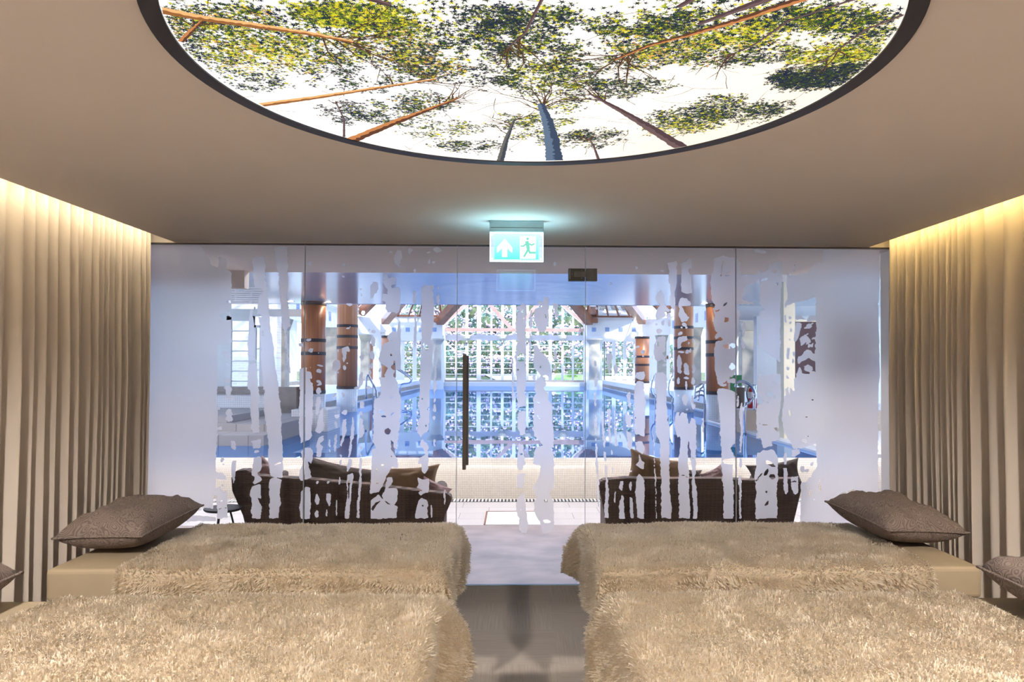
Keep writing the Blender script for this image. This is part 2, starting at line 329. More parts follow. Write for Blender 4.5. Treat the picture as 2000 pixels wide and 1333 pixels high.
struct('trim_5', MB().box(-2.78, 2.88, GY-.008, GY+.012, .0, .006), M['alu'])
# cove light strips
for x, nm, lx, col in ((EL-.06, 'left', 0, (1, .80, .52)), (ER+.06, 'right', 0, (1, .69, .26))):
    x = x+(.045 if nm == 'left' else -.045); t = thing('cove_light', (x, 1.3, H+.05), 'warm light strip hidden in the ceiling cove above the %s curtain' % nm, 'light strip')
    MB().box(x-.014, x+.014, -2.5, GY-.15, H+.072, H+.085).build('channel', M['alu'], t)
    e = MB().box(x-.012, x+.012, -2.5, GY-.17, H+.062, H+.071).build('led_strip', emis('warm_led_'+nm, col, 36 if nm == 'left' else 38), t)
# curtains
def curtain(side, label):
    rnd = random.Random(3 if side < 0 else 5)
    x0 = -2.60 if side < 0 else 2.74
    ys = []; y = -2.2; ctr = []
    while y < 5.12:
        wv = rnd.choice((rnd.uniform(.07, .12), rnd.uniform(.11, .20)))*(1 if y < 4.2 else .55); ctr.append((y, wv, rnd.uniform(.6, 1.15), rnd.uniform(-.03, .03))); y += wv
    NZ = 34; cols = []
    for (yy, wv, am, dr) in ctr:
        for j in range(12):
            u = j/12
            cols.append((yy+wv*u, am, u, dr, wv))
    mb = MB(); vs = []
    for (yy, am, u, dr, wv) in cols:
        for k in range(NZ+1):
            v = k/NZ                                    # 0 floor, 1 top
            q = min(1, max(0, (1-v)*2.2))               # folds open out downwards
            a = .022 + .030*q
            pr = math.sin(PI*u)**.8 if u < 1 else 0
            off = am*a*(2*pr-1)*(1+.0*q)
            off += .006*noise.noise(Vector((yy*7, v*3, 5)))
            dy = dr*(1-v)+.008*noise.noise(Vector((yy*3, v*2, 9)))+.012*math.sin(2*PI*u)*q
            x = x0 - side*off - side*(.0) + side*.04*(1-v)
            vs.append((x, yy+dy, .015+v*2.70))
    nc = len(cols); fs = [(i*(NZ+1)+k, (i+1)*(NZ+1)+k, (i+1)*(NZ+1)+k+1, i*(NZ+1)+k+1) for i in range(nc-1) for k in range(NZ)]
    mb.add(vs, fs)
    t = thing('curtain', (x0, 1.5, 0), label, 'curtain')
    mb.build('curtain_fabric', M['curtain'], t, smooth=True, fix=False)
    MB().box(x0-.012, x0+.012, -2.3, 5.15, 2.715, 2.735).build('curtain_rail', M['alu'], t)
curtain(-1, 'floor to ceiling cream curtain in soft folds along the left wall')
curtain(1, 'floor to ceiling cream curtain in soft folds along the right wall, lit golden above')
# ------------------------------------------------------------------ beds
def rbox(x0, x1, y0, y1, z0, z1, r=.05, seg=5):
    mb = MB().box(x0, x1, y0, y1, z0, z1); return mb
def make_bed(xh, xf, y0, y1, label):
    """xh: head end, xf: foot end"""
    a, b = min(xh, xf), max(xh, xf)
    t = thing('massage_bed', ((a+b)/2, (y0+y1)/2, 0), label, 'bed', 'relaxation beds')
    MB().box(a+.10, b-.12, y0+.08, y1-.08, 0, .44).build('bed_base', M['bedbase'], t, bevel=.01)
    m = MB().box(a, b, y0, y1, .44, .60)
    o = m.build('mattress', M['mattress'], t, bevel=.022)
    return t
BEDS = [(-2.29, -.40, 3.57, 4.50), (2.36, .48, 3.57, 4.50), (-2.27, -.36, 2.18, 3.11), (2.34, .46, 2.18, 3.11)]
BL = ['beige massage bed by the left curtain, nearer the glass', 'beige massage bed by the right curtain, nearer the glass',
      'beige massage bed in the left foreground, mostly covered by fur', 'beige massage bed in the right foreground, mostly covered by fur']
for b, l in zip(BEDS, BL): make_bed(*b, l)
# fur blanket draped over a bed
def drape(e, r=.05, flare=.12):
    """overhang length e -> outward, downward"""
    if e <= 0: return e*0, 0.0
    q = r*PI/2
    if e < q: a = e/r; return r*math.sin(a), r*(1-math.cos(a))
    d = e-q; return r+d*flare, r+d*math.sqrt(1-flare*flare)
def fur_blanket(bed, cover_from, label, seed, foot=.30, front=.20, back=.10, skew=.0):
    xh, xf, y0, y1 = bed; sgn = 1 if xf > xh else -1
    L = abs(xf-cover_from); W = y1-y0
    rnd = random.Random(seed); npr = np.random.RandomState(seed)
    def pos(u, v, lift=0.0):
        # u: 0 head edge .. L foot edge .. L+foot ; v: -front .. W+back
        sk = skew*max(0, 1-u/.5)*(v/W)
        ou, du = drape(u-L, .06, .05+.06*math.sin(v*5+seed)); ov1, dv1 = drape(-v, .055, .06); ov2, dv2 = drape(v-W, .055, .06)
        fl_ = max(0, (v/W-.72)/.28); ou += .07*min(1, fl_)*min(1, du*7)
        x = min(u, L)+ou; y = min(max(v, 0), W) - ov1 + ov2
        dd = min(math.sqrt(du*du + dv1*dv1 + dv2*dv2), .37+.03*noise.noise(Vector((u*3, v*3, seed))))
        if du > .08 and max(dv1, dv2) > .03: dd = min(dd, .31)
        # cloth gathers at the corners
        z = .608 - dd
        wr = .012*noise.noise(Vector((u*3.1+seed, v*3.7, seed*1.3))) + .006*noise.noise(Vector((u*9, v*9, seed)))
        if u > L and du > .03: 
            x += (.030*math.sin(v*9+seed*2)+.02*noise.noise(Vector((v*5, u*4, seed))))*min(1, du*4)
        z += wr if dd < .05 else 0
        if dv1 > .05: y += -.02*noise.noise(Vector((u*6, v*6, seed+4)))
        return Vector((cover_from + sgn*(x - sk), y0 + y, max(.012, z + lift)))
    # backing sheet
    nu, nv = 90, 56
    us = [i/nu*(L+foot) for i in range(nu+1)]; vs_ = [-front+j/nv*(W+front+back) for j in range(nv+1)]
    P = [[pos(u, v) for v in vs_] for u in us]
    V = [tuple(p) for r_ in P for p in r_]; Fc = []; tip = [.0]*len(V)
    for i in range(nu):
        for j in range(nv): Fc.append((i*(nv+1)+j, (i+1)*(nv+1)+j, (i+1)*(nv+1)+j+1, i*(nv+1)+j+1))
    # tufts
    N = 62000
    area_pts = npr.rand(N, 2)
    e = .004
    for k in range(N):
        u = area_pts[k, 0]*(L+foot); v = -front+area_pts[k, 1]*(W+front+back)
        if k < 5200:                                     # thicker fringe round the edges
            s_ = k % 4
            if s_ == 0: u = rnd.random()*.02
            elif s_ == 1: u = L+foot-rnd.random()*.02
            elif s_ == 2: v = -front+rnd.random()*.02
            else: v = W+back-rnd.random()*.02
        i = u/(L+foot)*nu; j = (v+front)/(W+front+back)*nv; i0 = min(int(i), nu-1); j0 = min(int(j), nv-1); fi = i-i0; fj = j-j0
        a, b, c, d = P[i0][j0], P[i0+1][j0], P[i0][j0+1], P[i0+1][j0+1]
        p = a*(1-fi)*(1-fj)+b*fi*(1-fj)+c*(1-fi)*fj+d*fi*fj
        du_ = (b-a); dv_ = (c-a); nn = du_.cross(dv_)*sgn
        if nn.length < 1e-12: continue
        nn.normalize(); tu = du_.normalized()
        # clumped lie direction
        cl = noise.noise_vector(Vector((u*7, v*7, seed))); c2 = noise.noise_vector(Vector((u*30, v*30, seed+9)))
        lie = Vector((.55*cl.x+.45*c2.x+rnd.uniform(-.45, .45), -.35+.55*cl.y+.45*c2.y+rnd.uniform(-.45, .45), -.15+.3*cl.z))
        ln = rnd.uniform(.014, .030)
        tipp = p + nn*ln*rnd.uniform(.55, 1.0) + lie*ln*.85
        mid = p + nn*ln*.55 + lie*ln*.28
        sd = nn.cross(lie)
        if sd.length < 1e-6: continue
        sd = sd.normalized()*rnd.uniform(.0016, .0034)
        n0 = len(V)
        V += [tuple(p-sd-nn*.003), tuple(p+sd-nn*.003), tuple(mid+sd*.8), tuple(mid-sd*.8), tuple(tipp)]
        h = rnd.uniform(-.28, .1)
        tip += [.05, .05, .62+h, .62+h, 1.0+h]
        Fc += [(n0, n0+1, n0+2, n0+3), (n0+3, n0+2, n0+4)]
    mb = MB(); me = bpy.data.meshes.new('fur_blanket'); o = bpy.data.objects.new('fur_blanket', me)
    org = Vector((cover_from, y0, .6))
    me.from_pydata([tuple(Vector(q)-org) for q in V], [], Fc); me.materials.append(M['fur'])
    at = me.attributes.new('tip', 'FLOAT', 'POINT'); at.data.foreach_set('value', tip)
    me.polygons.foreach_set('use_smooth', [True]*len(me.polygons)); me.update()
    C.objects.link(o); o.location = org
    tag(o, label, 'blanket', 'cream fur blankets')
    return o
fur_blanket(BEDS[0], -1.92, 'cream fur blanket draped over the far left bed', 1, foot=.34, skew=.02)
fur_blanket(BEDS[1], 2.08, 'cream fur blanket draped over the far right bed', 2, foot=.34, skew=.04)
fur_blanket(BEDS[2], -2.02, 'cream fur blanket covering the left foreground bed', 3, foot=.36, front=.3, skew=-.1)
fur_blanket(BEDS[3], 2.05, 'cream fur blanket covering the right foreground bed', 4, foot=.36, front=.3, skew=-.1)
# pillows
def pillow_mb(w_, d_, th, pinch=.10, n=26, seed=0, wrinkle=.012):
    vs = []; fs = []
    for sgn in (1, -1):
        for i in range(n+1):
            for j in range(n+1):
                u = -1+2*i/n; v = -1+2*j/n
                px = u*(1-pinch*(1-v*v)*abs(u)**1.5); py = v*(1-pinch*(1-u*u)*abs(v)**1.5)
                h = max(0, (1-abs(u)**3.4))**.55*max(0, (1-abs(v)**3.4))**.55
                z = sgn*th/2*h
                e_ = max(abs(u), abs(v))
                wr = wrinkle*noise.noise(Vector((u*2.2+seed, v*2.2, seed*3.1)))*h + .5*wrinkle*noise.noise(Vector((u*6, v*6, seed)))*min(1, h*2)
                vs.append((px*w_/2, py*d_/2, z+(wr if sgn > 0 else 0)))
    for s_ in range(2):
        for i in range(n):
            for j in range(n):
                a = s_*(n+1)**2+i*(n+1)+j; q = (a, a+n+1, a+n+2, a+1); fs.append(q if s_ == 0 else q[::-1])
    return MB().add(vs, fs)
def pillow(name, loc, rot, size, m, label, cat, group=None, seed=0, piping=None, **k):
    mb = pillow_mb(*size, seed=seed, **k)
    me = bpy.data.meshes.new(name); me.from_pydata(mb.v, [], mb.f); me.materials.append(m)
    bm = bmesh.new(); bm.from_mesh(me); bmesh.ops.remove_doubles(bm, verts=bm.verts, dist=1e-5); bmesh.ops.recalc_face_normals(bm, faces=bm.faces); bm.to_mesh(me); bm.free()
    me.polygons.foreach_set('use_smooth', [True]*len(me.polygons))
    o = bpy.data.objects.new(name, me); C.objects.link(o); o.location = loc; o.rotation_euler = rot
    tag(o, label, cat, group)
    if piping:
        nn = 26; pts = []
        pin = k.get('pinch', .10)
        for i in range(4*nn):
            s_, f_ = divmod(i, nn); q = -1+2*f_/nn
            u, v = [(q, -1), (1, q), (-q, 1), (-1, -q)][s_]
            pts.append((u*(1-pin*(1-v*v)*abs(u)**1.5)*size[0]/2, v*(1-pin*(1-u*u)*abs(v)**1.5)*size[1]/2, 0))
        pts.append(pts[0])
        po = MB().tube(pts, .006, 6).build('piping', piping, o, smooth=True); po.location = (0, 0, 0)
    return o
pg = 'paisley pillows at the head ends'
def paisley_pillow(x, y, rz, tilt, label, seed):
    return pillow('paisley_pillow', (x, y, .73), (math.radians(tilt[0]), math.radians(tilt[1]), math.radians(rz)), (.47, .66, .215), M['paisley'], label, 'pillow', pg, seed, M['paisley'], pinch=.05, wrinkle=.035)
paisley_pillow(-2.13, 4.08, -3, (3, -2), 'grey paisley pillow slumped on the far left bed', 1)
paisley_pillow(2.22, 4.17, 5, (3, 3), 'grey paisley pillow on the far right bed', 2)
paisley_pillow(-2.27, 2.70, 0, (2, 0), 'grey paisley pillow cut by the left photo edge, on the foreground bed', 3)
paisley_pillow(2.24, 2.74, 0, (2, 0), 'grey paisley pillow cut by the right photo edge, on the foreground bed', 4)
# ------------------------------------------------------------------ exit sign
sy = 4.42; p0 = at_y(957, 434, sy); p1 = at_y(1061, 512, sy); sx0, sx1 = p0.x, p1.x; zt, zb = H, p1.z; scx = (sx0+sx1)/2
ex = thing('exit_sign', (scx, sy, H), 'illuminated green exit sign with arrow and running figure hanging from the ceiling', 'exit sign')
zh = at_y(1000, 455, sy).z
MB().box(sx0-.002, sx1+.002, sy-.028, sy+.028, zh, H-.001).build('housing', M['alu'], ex, bevel=.003)
MB().box(sx0+.004, sx1-.004, sy-.0285, sy-.028, at_y(1000, 447, sy).z, at_y(1000, 446, sy).z).build('housing_seam', M['darkline'], ex)
m_, t_, b_, o_ = nt('sign_acrylic'); tr_ = t_.nodes.new('ShaderNodeBsdfTransparent'); tr_.inputs[0].default_value = (.80, .84, .95, 1)
em_ = t_.nodes.new('ShaderNodeEmission'); em_.inputs[0].default_value = (.55, .70, 1, 1); em_.inputs[1].default_value = .55
ad_ = t_.nodes.new('ShaderNodeAddShader'); t_.links.new(tr_.outputs[0], ad_.inputs[0]); t_.links.new(em_.outputs[0], ad_.inputs[1]); t_.links.new(ad_.outputs[0], o_.inputs[0])
MB().box(sx0+.003, sx1-.003, sy-.004, sy+.004, zb+.003, zh).build('acrylic_plate', m_, ex)
eg = MB(); e1 = .004
eg.box(sx0, sx1, sy-.005, sy+.005, zb, zb+e1); eg.box(sx0, sx0+e1, sy-.005, sy+.005, zb, zh); eg.box(sx1-e1, sx1, sy-.005, sy+.005, zb, zh); eg.box(sx0, sx1, sy-.005, sy+.005, zh-e1, zh)
eg.build('glowing_edge', emis('edge_glow', (.60, .90, 1), 6), ex)
gx0, gx1 = at_y(965.5, 480, sy).x, at_y(1052, 480, sy).x; gz1, gz0 = at_y(1000, 461, sy).z, at_y(1000, 507, sy).z
m_, t_, b_, o_ = nt('sign_green'); tc = t_.nodes.new('ShaderNodeTexCoord'); sp = t_.nodes.new('ShaderNodeSeparateXYZ'); mr = t_.nodes.new('ShaderNodeMapRange')
em = t_.nodes.new('ShaderNodeEmission'); em.inputs[0].default_value = (.10, .80, .48, 1)
t_.links.new(tc.outputs['Object'], sp.inputs[0]); t_.links.new(sp.outputs['Z'], mr.inputs[0]); mr.inputs[1].default_value = gz0-H; mr.inputs[2].default_value = gz1-H
mr.inputs[3].default_value = 1.4; mr.inputs[4].default_value = 6.0; t_.links.new(mr.outputs[0], em.inputs[1]); t_.links.new(em.outputs[0], o_.inputs[0])
MB().box(gx0, gx1, sy-.0065, sy-.0045, gz0, gz1).build('green_panel', m_, ex, org=(scx, sy, H))
wh = emis('pictogram_white', (.75, 1, 1), 5); gh = gz1-gz0
def GP(fx, fz): return (gx0+(gx1-gx0)*fx, gz0+gh*fz)     # fractions of the green face
arrow = [GP(*q) for q in ((.18, .10), (.29, .10), (.29, .48), (.40, .28), (.40, .50), (.235, .86), (.065, .50), (.065, .28), (.18, .48))]
MB().prism([arrow[i] for i in (0, 1, 2, 3, 4, 5, 6, 7, 8)], 'y', sy-.0078, sy-.0066).build('arrow', wh, ex)
MB().prism([GP(*q) for q in ((.58, .03), (.64, .03), (.93, .03), (.93, .97), (.58, .97))], 'y', sy-.0078, sy-.0066).build('doorway', wh, ex)
def stroke(mb, pts, wd, y0, y1):
    for a, b in zip(pts[:-1], pts[1:]):
        a = Vector(GP(*a)); b = Vector(GP(*b)); d = (b-a).normalized(); n_ = Vector((-d.y, d.x))*wd; a = a-d*wd*.5; b = b+d*wd*.5
        mb.prism([tuple(a+n_), tuple(b+n_), tuple(b-n_), tuple(a-n_)], 'y', y0, y1)
man = MB()
stroke(man, [(.735, .74), (.765, .46)], .0115, sy-.0088, sy-.0079)
stroke(man, [(.765, .46), (.73, .30), (.67, .12)],   .0072, sy-.0088, sy-.0079)
stroke(man, [(.765, .46), (.80, .28), (.92, .28)],   .0072, sy-.0088, sy-.0079)
stroke(man, [(.735, .70), (.66, .56), (.60, .56)], .0058, sy-.0088, sy-.0079)
stroke(man, [(.745, .70), (.84, .60), (.90, .66)], .0058, sy-.0088, sy-.0079)
hc = GP(.75, .87); man.prism([(hc[0]+.009*math.cos(2*PI*k/16), hc[1]+.009*math.sin(2*PI*k/16)) for k in range(16)], 'y', sy-.0088, sy-.0079)
man.build('running_figure', emis('figure_green', (.25, .80, .62), .9), ex)
sc4 = [(sx0+.014, zh-.014), (sx1-.014, zh-.014), (sx0+.014, zb+.016), (sx1-.014, zb+.016)]
for q in sc4: MB().prism([(q[0]+.0045*math.cos(2*PI*k/12), q[1]+.0045*math.sin(2*PI*k/12)) for k in range(12)], 'y', sy-.009, sy-.0045).build('stud', wh, ex)
for s_ in (-1, 1):                                       # added upward area lights stand in for the sign's glow on the ceiling
    area('sign_spill_fill', (scx, sy+s_*.05, H-.235), (PI, 0, 0), .34, .03, .95, (.42, .85, 1))
# the housing itself holds no lamp

# ================================================================== glass partition with birch-forest film
S4 = 4.4425
OPS = []                                                  # (sign, polygon in photo pixels)
def crop(ox, oy, s=S4):
    def pl(*pts, sg=1): OPS.append((sg, [(ox+x/s, oy+y/s) for x, y in pts]))
    def el(x, y, a, b, rot=0, sg=1):
        n_ = 14; c_, s_ = math.cos(rot), math.sin(rot); rr_ = random.Random(int(x*7+y*13))
        pts = []
        for k in range(n_):
            t = 2*PI*k/n_; q = 1+rr_.uniform(-.16, .16); u, v = a*math.cos(t)*q, b*math.sin(t)*q
            pts.append((x+u*c_-v*s_, y+u*s_+v*c_))
        pl(*pts, sg=sg)
    return pl, el
pl, el = crop(280, 460)
pl((-200, 60), (480, 75), (560, 200), (580, 262), (640, 275), (650, 190), (720, 215), (715, 290), (765, 320), (765, 470), (765, 590), (755, 930), (700, 965), (645, 940), (645, 1340), (-200, 1340))
pl((650, 562), (765, 590), (770, 560), (700, 575), sg=-1); pl((650, 690), (720, 670), (770, 730), (690, 735), sg=-1); pl((710, 650), (760, 640), (765, 660), (730, 668), sg=-1)
el(800, 535, 8, 35); el(930, 575, 14, 20); el(930, 510, 7, 20); el(797, 480, 7, 14)
pl((925, 640), (945, 645), (942, 685), (955, 760), (965, 900), (960, 1000), (975, 1100), (980, 1200), (990, 1340), (905, 1340), (900, 1200), (905, 1100), (900, 1000), (905, 900), (915, 820), (910, 750), (922, 690))
pl((905, 1035), (970, 1055), (975, 1065), (905, 1045), sg=-1); pl((905, 1090), (960, 1085), (975, 1110), (920, 1120), sg=-1)
pl((1040, 180), (945, 200), (950, 330), (965, 450), (1030, 460), (1050, 490), (1000, 530), (985, 600), (985, 690), (1000, 750), (1015, 800), (1010, 900), (1025, 1000), (1020, 1100), (1030, 1200), (1030, 1340), (1165, 1340), (1160, 1230), (1140, 1100), (1130, 980), (1115, 880), (1100, 760), (1095, 700), (1085, 600), (1075, 480), (1055, 330), (1055, 200))
pl((985, 470), (1020, 450), (1030, 455), (1000, 480), (1050, 485), (1030, 500), (985, 510), sg=-1)
el(1010, 695, 22, 14, .5, -1); el(1035, 835, 12, 14, .3, -1); el(1035, 862, 12, 10, .2, -1)
pl((1130, 100), (1250, 90), (1250, 180), (1245, 330), (1250, 400), (1250, 560), (1270, 720), (1285, 790), (1255, 800), (1240, 850), (1255, 1000), (1280, 1180), (1275, 1215), (1250, 1150), (1235, 1000), (1225, 850), (1205, 760), (1195, 650), (1185, 560), (1165, 420), (1170, 330), (1140, 200))
el(1365, 955, 20, 18); pl((1355, 1160), (1415, 1150), (1420, 1180), (1460, 1190), (1465, 1240), (1440, 1245), (1470, 1340), (1350, 1340))
el(1430, 910, 25, 12, -.2); el(1452, 997, 22, 18, -.4); el(1525, 1132, 28, 8, .15); el(1520, 1175, 20, 18); el(1525, 1290, 25, 10, -.3); el(1512, 1020, 6, 5); el(1467, 1143, 6, 5); el(1445, 1147, 5, 5)
pl((670, 1010), (740, 1005), (760, 1045), (750, 1070), (690, 1060)); el(720, 1255, 32, 22); el(725, 1125, 22, 8, .4); el(745, 1075, 18, 7, .3); el(668, 1185, 8, 30)
el(720, 1320, 30, 18)
pl, el = crop(600, 460)
pl((655, 330), (690, 320), (705, 370), (740, 360), (775, 370), (770, 420), (735, 435), (722, 430), (740, 460), (790, 450), (808, 480), (812, 620), (800, 670), (770, 690), (740, 670), (700, 670), (670, 640), (680, 580), (650, 560), (655, 500), (690, 510), (690, 530), (700, 480), (670, 440), (652, 410))
pl((580, 400), (610, 408), (618, 450), (600, 500), (560, 550), (540, 545), (540, 480), (555, 430)); el(465, 462, 14, 13); el(470, 510, 9, 16)
el(785, 190, 36, 66); el(725, 150, 18, 14); el(893, 135, 14, 30); el(1135, 125, 36, 26); el(1055, 147, 20, 8); el(1095, 232, 18, 13); el(935, 308, 12, 16); el(1055, 225, 12, 20); el(800, 270, 16, 12); el(312, 255, 14, 16); el(20, 240, 24, 22); el(548, 118, 8, 8); el(595, 125, 6, 8); el(370, 157, 5, 5); el(310, 360, 12, 10)
pl((800, 725), (812, 760), (812, 1060), (820, 1100), (815, 1160), (790, 1170), (770, 1160), (765, 1080), (750, 1090), (745, 1120), (725, 1140), (740, 1165), (765, 1170), (745, 1210), (760, 1250), (768, 1340), (620, 1340), (640, 1290), (690, 1290), (690, 1270), (665, 1215), (700, 1150), (640, 1120), (620, 1080), (640, 1000), (650, 950), (710, 920), (690, 880), (740, 830), (780, 840))
el(728, 1035, 10, 13, 0, -1); el(732, 910, 5, 5, 0, -1); el(712, 1055, 6, 4, 0, -1); el(685, 1052, 6, 3, .6, -1)
pl((920, 500), (935, 478), (945, 490), (945, 560), (935, 600), (920, 590)); pl((928, 665), (945, 668), (942, 720), (945, 880), (938, 990), (925, 1000), (920, 880), (925, 750))
pl((1015, 430), (1022, 400), (1030, 430), (1100, 430), (1105, 460), (1085, 480), (1095, 520), (1095, 610), (1090, 680), (1095, 760), (1085, 840), (1070, 900), (1040, 905), (1010, 920), (1000, 1000), (985, 1100), (975, 1200), (975, 1275), (1015, 1280), (1020, 1340), (1068, 1340), (1070, 1250), (1080, 1100), (1088, 1000), (1095, 940), (1085, 910), (1060, 960), (1035, 930), (1000, 900), (990, 860), (990, 800), (985, 700), (990, 600), (985, 500), (990, 450))
pl((985, 900), (1040, 900), (1088, 915), (1090, 1000), (1078, 1130), (1070, 1340), (1020, 1340), (975, 1270), (975, 1200), (985, 1100), (990, 1000)); el(1012, 960, 8, 30, 0, -1); el(1035, 975, 10, 26, 0, -1)
el(1138, 455, 8, 22); el(1130, 555, 15, 46); pl((1125, 960), (1130, 1100), (1120, 1240), (1100, 1250), (1098, 1150), (1105, 1000), (1110, 950))
pl((1098, 1290), (1120, 1290), (1120, 1340), (1098, 1340))
el(360, 598, 22, 12); el(358, 806, 16, 6, -.3); el(372, 790, 5, 6); pl((300, 980), (365, 962), (368, 1015), (295, 1022)); pl((300, 1022), (345, 1020), (340, 1060), (315, 1110), (305, 1090)); el(322, 1148, 18, 22); el(252, 1130, 28, 50); el(262, 1192, 15, 7); el(240, 1150, 20, 25); el(365, 942, 6, 6); el(350, 1110, 5, 5)
el(568, 920, 20, 50); el(560, 1045, 20, 38); el(470, 1060, 15, 32); el(560, 1130, 12, 30); el(550, 1190, 12, 18); pl((455, 1210), (475, 1180), (490, 1280), (455, 1330), (445, 1300)); el(575, 840, 18, 14); el(545, 820, 10, 10); el(650, 850, 18, 10); el(530, 1320, 22, 14)
el(260, 1000, 8, 12); el(632, 1170, 12, 18); el(430, 1325, 26, 12)
pl, el = crop(960, 460)
pl((210, 610), (240, 605), (270, 590), (275, 605), (298, 615), (298, 1340), (222, 1340), (220, 1200), (215, 1100), (205, 1055), (220, 1030), (205, 1010), (235, 1000), (222, 960), (225, 900), (215, 830), (210, 780), (215, 700))
el(258, 1060, 30, 40, 0, -1); el(264, 660, 10, 16, .4, -1); el(228, 655, 6, 10, 0, -1); el(235, 1162, 8, 12, -.5, -1); el(275, 718, 10, 7, -.5, -1)
pl((400, 560), (440, 580), (455, 540), (490, 530), (495, 600), (490, 700), (495, 760), (470, 820), (430, 840), (400, 820), (375, 760), (370, 680), (380, 635), (430, 625), (450, 600), (415, 610)); el(472, 712, 6, 16, -.6, -1); el(460, 690, 5, 8, 0, -1)
pl((530, 590), (575, 595), (580, 640), (578, 720), (560, 720), (545, 690), (545, 640), (525, 625)); pl((330, 680), (340, 640), (355, 660), (350, 800), (330, 800)); el(336, 960, 8, 145); el(148, 632, 6, 12); el(272, 592, 7, 12)
pl((370, 950), (400, 960), (420, 1010), (450, 1020), (470, 1040), (500, 1100), (520, 1160), (518, 1250), (500, 1240), (480, 1215), (440, 1225), (470, 1280), (465, 1310), (400, 1340), (395, 1300), (380, 1260), (420, 1260), (420, 1205), (370, 1140), (365, 1100), (370, 1000)); el(425, 1140, 8, 12, 0, -1)
el(375, 890, 8, 25); el(410, 920, 8, 18); el(460, 902, 20, 14); el(550, 1040, 13, 50); el(555, 1150, 10, 30); el(372, 1230, 17, 30); el(557, 1270, 8, 14); el(500, 1240, 10, 16); pl((178, 1050), (190, 1060), (190, 1240), (195, 1310), (175, 1315), (178, 1200)); el(400, 1335, 30, 16)
el(910, 632, 12, 10); el(902, 668, 4, 4); el(902, 1115, 13, 26); pl((895, 1200), (918, 1190), (920, 1300), (905, 1320), (895, 1300)); pl((985, 1030), (1035, 1020), (1045, 1060), (1030, 1110), (1035, 1180), (1015, 1200), (1005, 1150), (990, 1080)); el(1080, 1160, 20, 46); el(1065, 1215, 12, 6); el(1200, 1200, 18, 12); el(1190, 1165, 16, 7, -.4); el(1020, 1185, 12, 18)
el(1268, 970, 18, 10); el(1315, 1010, 20, 20); el(1250, 1048, 14, 12, .4); el(1320, 1048, 12, 6); pl((1250, 1190), (1320, 1180), (1330, 1220), (1320, 1250), (1290, 1258), (1245, 1240)); pl((1265, 1270), (1325, 1275), (1325, 1340), (1240, 1340))
pl((1425, 520), (1470, 465), (1490, 500), (1505, 560), (1500, 600), (1540, 640), (1530, 665), (1500, 650), (1510, 690), (1480, 720), (1430, 740), (1420, 690), (1435, 640), (1460, 600), (1420, 560)); el(1440, 770, 12, 10); el(1490, 760, 12, 22); el(1530, 700, 12, 26); el(1550, 760, 16, 30); el(1460, 830, 24, 22)
pl((1450, 880), (1490, 870), (1515, 880), (1515, 1010), (1490, 1030), (1515, 1060), (1520, 1110), (1480, 1080), (1450, 1100), (1415, 1070), (1410, 1010), (1420, 950)); el(1455, 945, 18, 22, 0, -1)
pl((1420, 1200), (1480, 1190), (1520, 1220), (1525, 1340), (1420, 1340)); el(1503, 1130, 16, 18); el(1570, 1040, 8, 40); el(1575, 1180, 8, 60); el(1560, 560, 18, 26)
pl((1540, 400), (1540, 300), (1530, 230), (1610, 220), (1610, 350), (1600, 440), (1590, 520), (1595, 600), (1580, 640), (1555, 620), (1545, 560), (1560, 500)); pl((1640, 240), (1740, 220), (1740, 500), (1690, 508), (1650, 490), (1640, 430), (1650, 350)); el(1262, 280, 12, 20); el(1480, 312, 20, 9); el(545, 250, 18, 22); el(1355, 315, 5, 5); el(1033, 410, 10, 16)
pl((1625, 590), (1640, 545), (1700, 545), (1730, 590), (1730, 615), (1650, 615), (1680, 670), (1720, 720), (1690, 740), (1650, 755), (1625, 700)); el(1672, 775, 24, 17, .3); el(1650, 800, 10, 12); el(1640, 850, 20, 14, -.4); el(1690, 800, 14, 10, -.6); pl((1620, 880), (1690, 868), (1700, 900), (1660, 930), (1650, 980), (1620, 988)); el(1710, 932, 9, 14); el(1750, 912, 9, 24); el(1637, 1120, 22, 80); el(1692, 1160, 24, 56, -.1); el(1752, 1155, 14, 46); el(1692, 1240, 22, 12); el(1752, 1270, 17, 26); el(1700, 1012, 14, 20, .4); el(1652, 1015, 26, 10); el(1620, 1270, 10, 26); el(1725, 1000, 8, 24)
pl, el = crop(1340, 460)
pl((-5, 240), (30, 190), (50, 210), (52, 500), (30, 500), (0, 470)); pl((30, 290), (50, 300), (55, 330), (40, 350), (20, 310), sg=-1)
pl((245, 200), (330, 178), (440, 190), (470, 240), (475, 350), (640, 350), (625, 400), (520, 440), (480, 560), (640, 590), (470, 600), (432, 600), (430, 640), (460, 650), (470, 690), (455, 760), (460, 850), (440, 950), (455, 960), (455, 1000), (440, 1100), (430, 1200), (400, 1240), (375, 1220), (370, 1260), (300, 1297), (275, 1290), (265, 1200), (255, 1100), (250, 1000), (255, 930), (300, 905), (250, 900), (265, 850), (240, 760), (245, 700), (235, 640), (250, 610), (222, 560), (215, 380), (225, 340), (245, 280))
pl((300, 350), (310, 260), (325, 215), (330, 220), (318, 290), (310, 350), sg=-1); pl((330, 350), (370, 310), (400, 320), (385, 340), (350, 355), sg=-1); pl((250, 655), (300, 645), (298, 652), (258, 672), sg=-1); pl((335, 715), (372, 715), (372, 745), (335, 760), sg=-1); pl((270, 900), (305, 885), (325, 915), (300, 920), (265, 915), sg=-1); pl((318, 960), (375, 935), (375, 985), (350, 985), sg=-1); el(405, 955, 28, 22, 0, -1); el(405, 1145, 28, 30, 0, -1); el(340, 600, 26, 8, -.8, -1); el(270, 850, 12, 6, -.6, -1)
